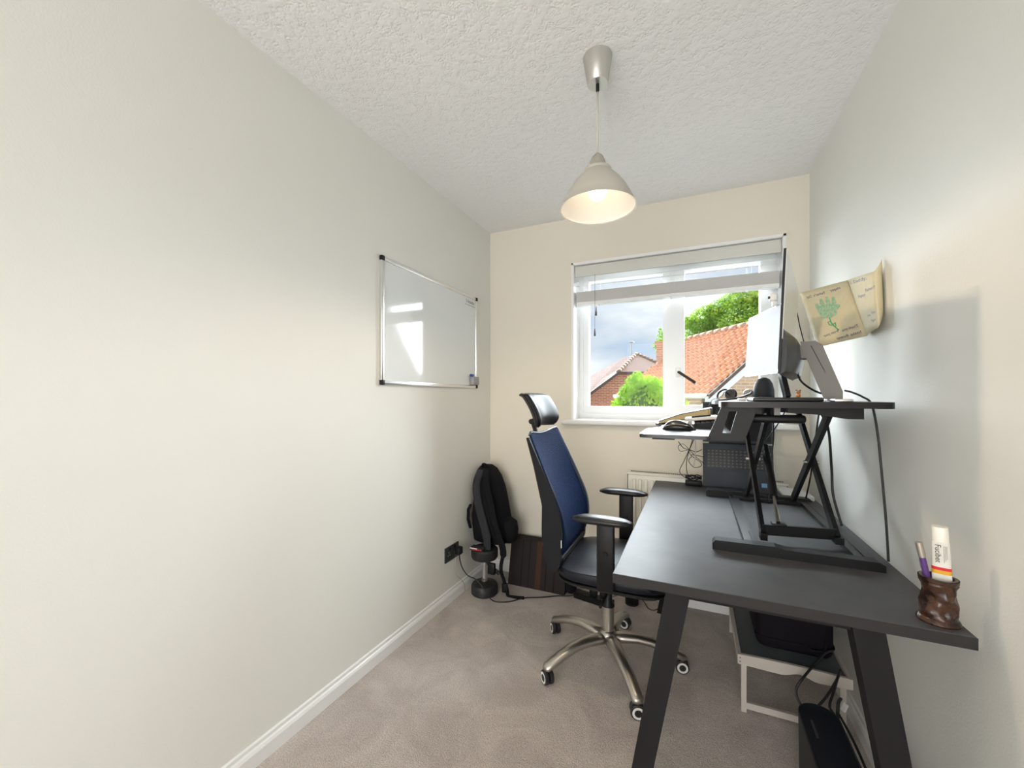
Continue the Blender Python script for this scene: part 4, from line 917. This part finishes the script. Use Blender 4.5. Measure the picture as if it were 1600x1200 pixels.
# rounded floor unit
fu = thing('floor_unit', (.35, 1.37, 0), 'long black floor unit with rounded end below the right desk leg', 'shredder')
ux0, ux1, uy0, uy1, uz = .292, .400, 1.19, 1.555, .25
def cap(zz, ins, n=14):
    r = (ux1-ux0)/2-ins; cx_ = (ux0+ux1)/2; out = []
    for i in range(n+1): a = PI*i/n; out.append((cx_+r*math.cos(a), uy1-(ux1-ux0)/2+r*math.sin(a), zz))
    for i in range(n+1): a = PI+PI*i/n; out.append((cx_+r*math.cos(a), uy0+(ux1-ux0)/2+r*math.sin(a), zz))
    return out
mesh('housing', MB().loft([cap(0, .008), cap(.01, .004), cap(uz-.02, .001), cap(uz-.008, .0)]), mat('unit_grey', (.02, .02, .021), .55, spec=.25), fu, 40)
mesh('top_cover', MB().loft([cap(uz-.0078, .0), cap(uz-.002, .002), cap(uz, .007), cap(uz-.002, .012), cap(uz-.0022, .05)]), mat('unit_navy', (.007, .008, .014), .5, spec=.25), fu, 40)
mesh('slot', MB().box(.316, .322, 1.40, 1.47, uz-.0018, uz-.0006), mat('slot_grey', (.06, .055, .07), .6), fu)
cab('cable', [(.47, 1.862, .27), (.44, 1.84, .265), (.36, 1.73, .235), (.325, 1.70, .19), (.335, 1.68, .155), (.37, 1.68, .15), (.41, 1.70, .19), (.45, 1.74, .235), (.47, 1.78, .25)], .0042, 'thick black cable loop hanging beside the tray table')
cab('cable', [(.46, 1.75, .26), (.42, 1.66, .235), (.40, 1.62, .21), (.41, 1.60, .19), (.412, 1.585, .12), (.40, 1.575, .02)], .004, 'black cable running down behind the black floor unit')
cab('cable', [(.42, 1.62, .20), (.44, 1.55, .17), (.455, 1.47, .13), (.465, 1.40, .09), (.46, 1.35, .05), (.43, 1.33, .02)], .0038, 'black cable curving towards the desk leg')
cab('cable', [(.44, 1.66, .22), (.425, 1.63, .22), (.418, 1.61, .17), (.415, 1.60, .10)], .005, 'doubled black lead with a pale tag by the floor unit')
tag(mesh('cable_tag', MB().bar((.447, 1.635, .222), (.437, 1.63, .200), .012, .008), white_m), 'white tag on the leads beside the right desk leg', 'tag')
tag(mesh('wall_hook', MB().rbox(.530, XR, 1.33, 1.345, .66, .70, .004), black), 'black cable clip on the right wall below the desk', 'clip')

# ------------------------------------------------------------------ outside
def brick_mat(name, c1, c2, mort, sc=1.0, rot=0):
    m = mat(name, c1, .9); t = m.node_tree; b = t.nodes['Principled BSDF']; tcn = t.nodes['Texture Coordinate']
    mp = t.nodes.new('ShaderNodeMapping'); mp.inputs['Rotation'].default_value = (PI/2, 0, 0) if rot == 0 else (PI/2, 0, rot)
    sp_ = nd(t, 'ShaderNodeSeparateXYZ'); cb = nd(t, 'ShaderNodeCombineXYZ'); dt = nd(t, 'ShaderNodeVectorMath', _operation='DOT_PRODUCT')
    dt.inputs[1].default_value = (math.cos(rot), math.sin(rot), 0)
    br = nd(t, 'ShaderNodeTexBrick', Scale=sc); br.inputs['Color1'].default_value = (*c1, 1); br.inputs['Color2'].default_value = (*c2, 1); br.inputs['Mortar'].default_value = (*mort, 1)
    br.inputs['Mortar Size'].default_value = .012; br.inputs['Brick Width'].default_value = .225; br.inputs['Row Height'].default_value = .075
    t.links.new(tcn.outputs['Object'], sp_.inputs[0]); t.links.new(tcn.outputs['Object'], dt.inputs[0])
    t.links.new(dt.outputs['Value'], cb.inputs[0]); t.links.new(sp_.outputs[2], cb.inputs[1]); t.links.new(cb.outputs[0], br.inputs[0]); t.links.new(br.outputs[0], b.inputs['Base Color'])
    bu = nd(t, 'ShaderNodeBump', Strength=.5, Distance=.01); bu.invert = True; t.links.new(br.outputs['Fac'], bu.inputs['Height']); t.links.new(bu.outputs[0], b.inputs['Normal']); return m
brickR = brick_mat('brick_red', (.42, .17, .10), (.30, .11, .065), (.45, .33, .26))
GZ = -2.8
struct(mesh('ground', MB().box(-60, 60, YB+T+.3, 110, GZ-.2, GZ), mat('bounce_ground', (.52, .50, .46), .9, var=((.45, .43, .39), 2, .3, .7))))  # unseen ground, given a pale colour to bounce light up to the ceiling
# right house : roof plane falls to the left, brick gable faces the window
ho = thing('tiled_house', (.3, 10, GZ), 'brick house with an orange pantiled roof and white bargeboard seen through the right pane', 'house')
dv = Vector((-.557, .8305, 0)).normalized(); ev = Vector((dv.y, -dv.x, 0))
E0 = Vector(at(1103, 616.5, 9.97)); 
def hpnt(k, s_, up=0): return E0+dv*k+ev*s_+Vector((0, 0, up))
SL = .80; APX = 2.35
tile_m = mat('clay_tile', (.62, .27, .13), .85, var=((.42, .17, .09), 5, .35, .68), bump=(30, .4, .01))
KR, KE = 4.2, 4.75
mb = MB(); NC = 17; NK = 150
for c_ in range(NC):
    s0, s1 = APX*c_/NC, APX*(c_+1)/NC+.03
    kmax = KE+(KR-KE)*((s0+s1)/2/APX); nk = int(NK*kmax/KE)
    V = []
    for i in range(nk+1):
        k = -.12+(kmax+.12)*i/nk; wv_ = .028*math.sin(2*PI*k/.21)
        for s_, lift in ((s0, .055), (s1, .012)):
            V.append(hpnt(k, s_, s_*SL+lift+wv_)[:])
        V.append(hpnt(k, s0, s0*SL+.0+wv_*.3)[:])
    F = []
    for i in range(nk):
        a_ = i*3; F += [(a_, a_+3, a_+4, a_+1), (a_+2, a_+5, a_+3, a_)]
    mb.add(V, F)
o = mesh('roof_tiles', mb, tile_m, ho); o['kind'] = 'stuff'
mesh('roof_deck', MB().prism([hpnt(0, 0, -.06)[:], hpnt(KE, 0, -.06)[:], hpnt(KR, APX, APX*SL-.06)[:], hpnt(0, APX, APX*SL-.06)[:]], (0, 0, .05)), tile_m, ho)
mesh('far_roof_slope', MB().prism([hpnt(-.12, APX, APX*SL)[:], hpnt(KR, APX, APX*SL)[:], hpnt(KE, 2*APX, 0)[:], hpnt(-.12, 2*APX, 0)[:]], (0, 0, -.08)), tile_m, ho)
for i in range(13):
    a_ = hpnt(-.12+i*.335, APX, APX*SL+.02); b_ = hpnt(-.12+(i+1)*.335-.02, APX, APX*SL+.02)
    mesh('ridge_tile', MB().tube([a_[:], b_[:]], .085, 8), mat('ridge_clay', (.42, .26, .17), .85) if i == 0 else bpy.data.materials['ridge_clay'], ho, True)
gabR = brick_mat('brick_buff', (.60, .40, .25), (.47, .30, .19), (.62, .52, .42), 1.0, math.atan2(ev.y, ev.x))
th0 = dv*.25
mesh('gable_wall', MB().prism([hpnt(.12, .15, GZ-E0.z)[:], hpnt(.12, .15, 0)[:], hpnt(.12, APX, APX*SL-.15)[:], hpnt(.12, 2*APX-.15, 0)[:], hpnt(.12, 2*APX-.15, GZ-E0.z)[:]], th0[:]), gabR, ho)
mesh('side_wall', MB().prism([hpnt(.12, .15, GZ-E0.z)[:], hpnt(KE-.1, .15, GZ-E0.z)[:], hpnt(KE-.1, .15, 0)[:], hpnt(.12, .15, 0)[:]], (ev*.25)[:]), brick_mat('brick_buff_side', (.60, .40, .25), (.47, .30, .19), (.62, .52, .42), 1.0, math.atan2(dv.y, dv.x)), ho)
mesh('bargeboard', MB().prism([hpnt(-.16, -.1, -.30)[:], hpnt(-.16, -.1, -.08)[:], hpnt(-.16, APX, APX*SL-.03)[:], hpnt(-.16, APX, APX*SL-.27)[:]], (dv*.05)[:]), white_m, ho)
mesh('verge', MB().prism([hpnt(-.19, -.05, -.09)[:], hpnt(-.19, -.05, .0)[:], hpnt(-.19, APX, APX*SL+.05)[:], hpnt(-.19, APX, APX*SL-.03)[:]], (dv*.09)[:]), mat('verge_dark', (.12, .08, .06), .8), ho)
mesh('soffit', MB().prism([hpnt(-.12, -.1, -.30)[:], hpnt(-.12, APX, APX*SL-.27)[:], hpnt(.12, APX, APX*SL-.27)[:], hpnt(.12, -.1, -.30)[:]], (0, 0, .03)), white_m, ho)
mesh('gutter', MB().tube([hpnt(-.1, -.06, -.03)[:], hpnt(KE, -.06, -.03)[:]], .055, 8), white_m, ho, True)
chm = Vector((hpnt(KR+.05, APX*.78, 0)[0], hpnt(KR+.05, APX*.78, 0)[1], 0)); p1 = at(1032, 560, chm.y)
cz1 = at(1031, 534, chm.y)[2]
cs_ = mesh('chimney', MB().box(p1[0]-.12, p1[0]+.34, chm.y-.2, chm.y+.25, 1.0, cz1-.14).box(p1[0]-.16, p1[0]+.38, chm.y-.24, chm.y+.29, cz1-.14, cz1), brick_mat('brick_chimney', (.58, .30, .18), (.45, .2, .12), (.6, .45, .35)), ho)
mesh('flashing', MB().prism([at(1024, 572, chm.y-.26), at(1026, 566, chm.y-.26), at(1040, 566, chm.y-.26), at(1040, 572, chm.y-.26)], (0, .03, 0)), mat('lead_white', (.8, .8, .8), .5), cs_)
# left house
h2 = thing('red_brick_house', (-4.5, 17, GZ), 'red brick house with a brown hipped roof and an aerial seen through the left pane', 'house')
rt_m = mat('plain_tile', (.44, .25, .18), .9)
t = rt_m.node_tree; b = t.nodes['Principled BSDF']; tcn = t.nodes['Texture Coordinate']
br = nd(t, 'ShaderNodeTexBrick', Scale=1.0); br.inputs['Color1'].default_value = (.21, .105, .07, 1); br.inputs['Color2'].default_value = (.165, .08, .055, 1); br.inputs['Mortar'].default_value = (.09, .05, .04, 1)
br.inputs['Brick Width'].default_value = .17; br.inputs['Row Height'].default_value = .11; br.inputs['Mortar Size'].default_value = .012
sp_ = nd(t, 'ShaderNodeSeparateXYZ'); cb = nd(t, 'ShaderNodeCombineXYZ')
t.links.new(tcn.outputs['Object'], sp_.inputs[0]); t.links.new(sp_.outputs[0], cb.inputs[0]); t.links.new(sp_.outputs[2], cb.inputs[1]); t.links.new(cb.outputs[0], br.inputs[0]); t.links.new(br.outputs[0], b.inputs['Base Color'])
pk = at(994.5, 553, 21); cl = at(966, 581.5, 18); el = at(890, 638, 17.2); ul = at(890, 606, 22); mid = at(972, 560, 21.5); er = at(1060, 581, 20); pr = at(1060, 585, 24)
mesh('roof_slope', MB().prism([el, cl, pk, mid, ul], (0, .0, -.12)), rt_m, h2)
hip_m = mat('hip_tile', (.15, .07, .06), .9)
mesh('hip_slope', MB().prism([cl, er, pk], (0, 0, -.12)), rt_m, h2)
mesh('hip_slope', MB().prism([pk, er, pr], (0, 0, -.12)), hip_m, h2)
wl = [at(890, 640, 17.4), at(966, 583.5, 18.2)]
mesh('side_wall', MB().prism([(wl[0][0], wl[0][1], GZ), (wl[1][0], wl[1][1], GZ), wl[1], wl[0]], (0, .3, 0)), brickR, h2)
w2 = [at(966, 583, 18.2), at(1060, 583, 20.2)]
mesh('front_wall', MB().prism([(w2[0][0], w2[0][1], GZ), (w2[1][0], w2[1][1], GZ), w2[1], w2[0]], (0, .3, 0)), brickR, h2)
mesh('eaves', MB().bar(at(888, 640, 17.15), at(966, 583, 17.95), .12, .10).bar(at(965, 582.5, 17.95), at(1060, 582.5, 19.9), .12, .09), mat('eaves_dark', (.06, .045, .04), .7), h2)
a_ = Vector(cl); b_ = Vector(pk)
for i in range(9): mesh('hip_tile', MB().tube([a_.lerp(b_, i/9)[:], a_.lerp(b_, (i+.9)/9)[:]], .10, 6), mat('hip_clay', (.25, .16, .11), .9) if i == 0 else bpy.data.materials['hip_clay'], h2, True)
a_ = Vector(pk); b_ = Vector(er)
for i in range(12): mesh('hip_tile', MB().tube([a_.lerp(b_, i/12)[:], a_.lerp(b_, (i+.8)/12)[:]], .085, 6), bpy.data.materials['hip_clay'], h2, True)
aer = mesh('aerial_mast', MB().tube([at(986.5, 560, 21.5), at(986.5, 535, 21.5)], .025, 6), grey, h2)
q = Vector(at(986.5, 536, 21.5))
mesh('aerial_head', MB().tube([(q+Vector((-.14, 0, .03)))[:], (q+Vector((.16, 0, .03)))[:]], .02, 6).tube([(q+Vector((-.10, 0, .06)))[:], (q+Vector((.10, 0, .06)))[:]], .02, 6), grey, aer)

# foliage
def leaf_mat(name, c1, c2, c3):
    m = mat(name, c1, .6); t = m.node_tree; b = t.nodes['Principled BSDF']; tcn = t.nodes['Texture Coordinate']
    n = nd(t, 'ShaderNodeTexNoise', Scale=1.6, Detail=4, Roughness=.7); r = t.nodes.new('ShaderNodeValToRGB')
    r.color_ramp.elements[0].position = .34; r.color_ramp.elements[0].color = (*c1, 1); r.color_ramp.elements[1].position = .66; r.color_ramp.elements[1].color = (*c3, 1)
    e = r.color_ramp.elements.new(.5); e.color = (*c2, 1)
    t.links.new(tcn.outputs['Object'], n.inputs[0]); t.links.new(n.outputs['Fac'], r.inputs[0]); t.links.new(r.outputs[0], b.inputs['Base Color'])
    tl = t.nodes.new('ShaderNodeBsdfTranslucent'); mi = t.nodes.new('ShaderNodeMixShader'); mi.inputs[0].default_value = .35
    t.links.new(r.outputs[0], tl.inputs[0]); t.links.new(b.outputs[0], mi.inputs[1]); t.links.new(tl.outputs[0], mi.inputs[2]); t.links.new(mi.outputs[0], t.nodes['Material Output'].inputs[0]); return m
def foliage(lobes, n, size, elong=1.0):
    mb = MB(); rnd = random.Random(11)
    tot = sum(l[3]*l[4] for l in lobes)
    for (cx_, cy_, cz_, rx, rz) in lobes:
        for _ in range(int(n*rx*rz/tot)):
            v = Vector((rnd.gauss(0, 1), rnd.gauss(0, 1), rnd.gauss(0, 1))).normalized()
            r = rnd.uniform(.72, 1.04)
            p = Vector((cx_+v.x*rx*r, cy_+v.y*rx*r, cz_+v.z*rz*r))
            a = Vector((rnd.uniform(-1, 1), rnd.uniform(-1, 1), rnd.uniform(-.4, 1)*elong)).normalized()*size*rnd.uniform(.6, 1.3)
            b = a.cross(v+Vector((rnd.uniform(-.6, .6), rnd.uniform(-.6, .6), rnd.uniform(-.6, .6)))).normalized()*size*.45
            mb.add([(p-a)[:], (p-a*.1+b)[:], (p+a)[:], (p-a*.1-b)[:]], [(0, 1, 2, 3)])
    return mb
trees = thing('broadleaf_tree', (3.2, 20, GZ), 'large leafy green tree rising behind the orange tiled roof', 'tree')
lobes = []
rnd = random.Random(5)
for (px, py, r) in ((1085, 540, 1.0), (1088, 515, .9), (1105, 500, 1.2), (1120, 530, 1.4), (1130, 492, 1.3), (1150, 478, 1.2), (1165, 510, 1.6), (1185, 485, 1.6), (1210, 470, 1.8), (1060, 555, .9), (1230, 500, 2.0), (1140, 550, 1.6), (1045, 545, .9), (1170, 468, 1.0)):
    p = at(px, py, 19.5+rnd.uniform(-.8, .8)); k_ = r*.62; lobes.append((p[0], p[1], p[2], k_, k_*.85))
for i in range(len(lobes)*2):
    l = lobes[i % 14]; lobes.append((l[0]+rnd.uniform(-.6, .6), l[1]+rnd.uniform(-.5, .5), l[2]+rnd.uniform(-.45, .45), l[3]*.45, l[4]*.4))
o = mesh('crown', foliage(lobes, 30000, .075), leaf_mat('leaf_green', (.09, .20, .015), (.22, .40, .03), (.46, .60, .08)), trees); o['kind'] = 'stuff'
p = at(1150, 560, 20)
mesh('trunk', MB().tube([(p[0], 20, GZ), (p[0], 20, 1.5), (p[0]+.3, 20, 3)], [.3, .22, .12], 10), mat('bark', (.12, .08, .05), .9), trees, True)
bush = thing('conifer_bush', (-1.5, 8.4, GZ), 'bright lime green bushy conifer in front of the houses in the left pane', 'shrub')
lobes = []
for (px, py, r) in ((996, 590, .20), (990, 602, .30), (1002, 612, .42), (985, 620, .42), (1015, 604, .34), (1028, 612, .40), (1020, 630, .6), (980, 640, .55), (1040, 625, .5), (1000, 650, .8), (1050, 640, .5), (975, 655, .6)):
    p = at(px, py, 8.4+rnd.uniform(-.15, .15)); lobes.append((p[0], p[1], p[2], r*.62, r*.66))
o = mesh('foliage', foliage(lobes, 14000, .030, 2.0), leaf_mat('leaf_lime', (.12, .30, .01), (.34, .60, .02), (.62, .80, .08)), bush); o['kind'] = 'stuff'
p = at(1005, 640, 8.4)
mesh('foliage_core', MB().loft([sring(p[0], 8.4, z, r, r, 16, 2) for z, r in ((GZ+.2, .9), (-1, 1.1), (.5, .75), (.95, .48), (1.25, .25), (1.45, .08))]), mat('core_green', (.06, .13, .01), .9), bush, True)
mesh('trunk', MB().tube([(p[0], 8.4, GZ), (p[0], 8.4, GZ+.4)], .1, 8), bpy.data.materials['bark'], bush, True)
tw_ = thing('far_shrub', (-.7, 16, GZ), 'sparse tree twigs showing beside the brick chimney', 'tree')
lobes = []
for px, py, r in ((1034, 516, .10), (1035, 524, .10), (1024, 541, .09), (1040, 530, .3)): p = at(px, py, 16.5); lobes.append((*p, r*1.2, r*1.2))
o = mesh('twig_leaves', foliage(lobes, 260, .07), bpy.data.materials['leaf_green'], tw_); o['kind'] = 'stuff'
mesh('stem', MB().tube([(lobes[3][0], 16.5, GZ), (lobes[3][0], 16.5, lobes[3][2])], .05, 6), bpy.data.materials['bark'], tw_)
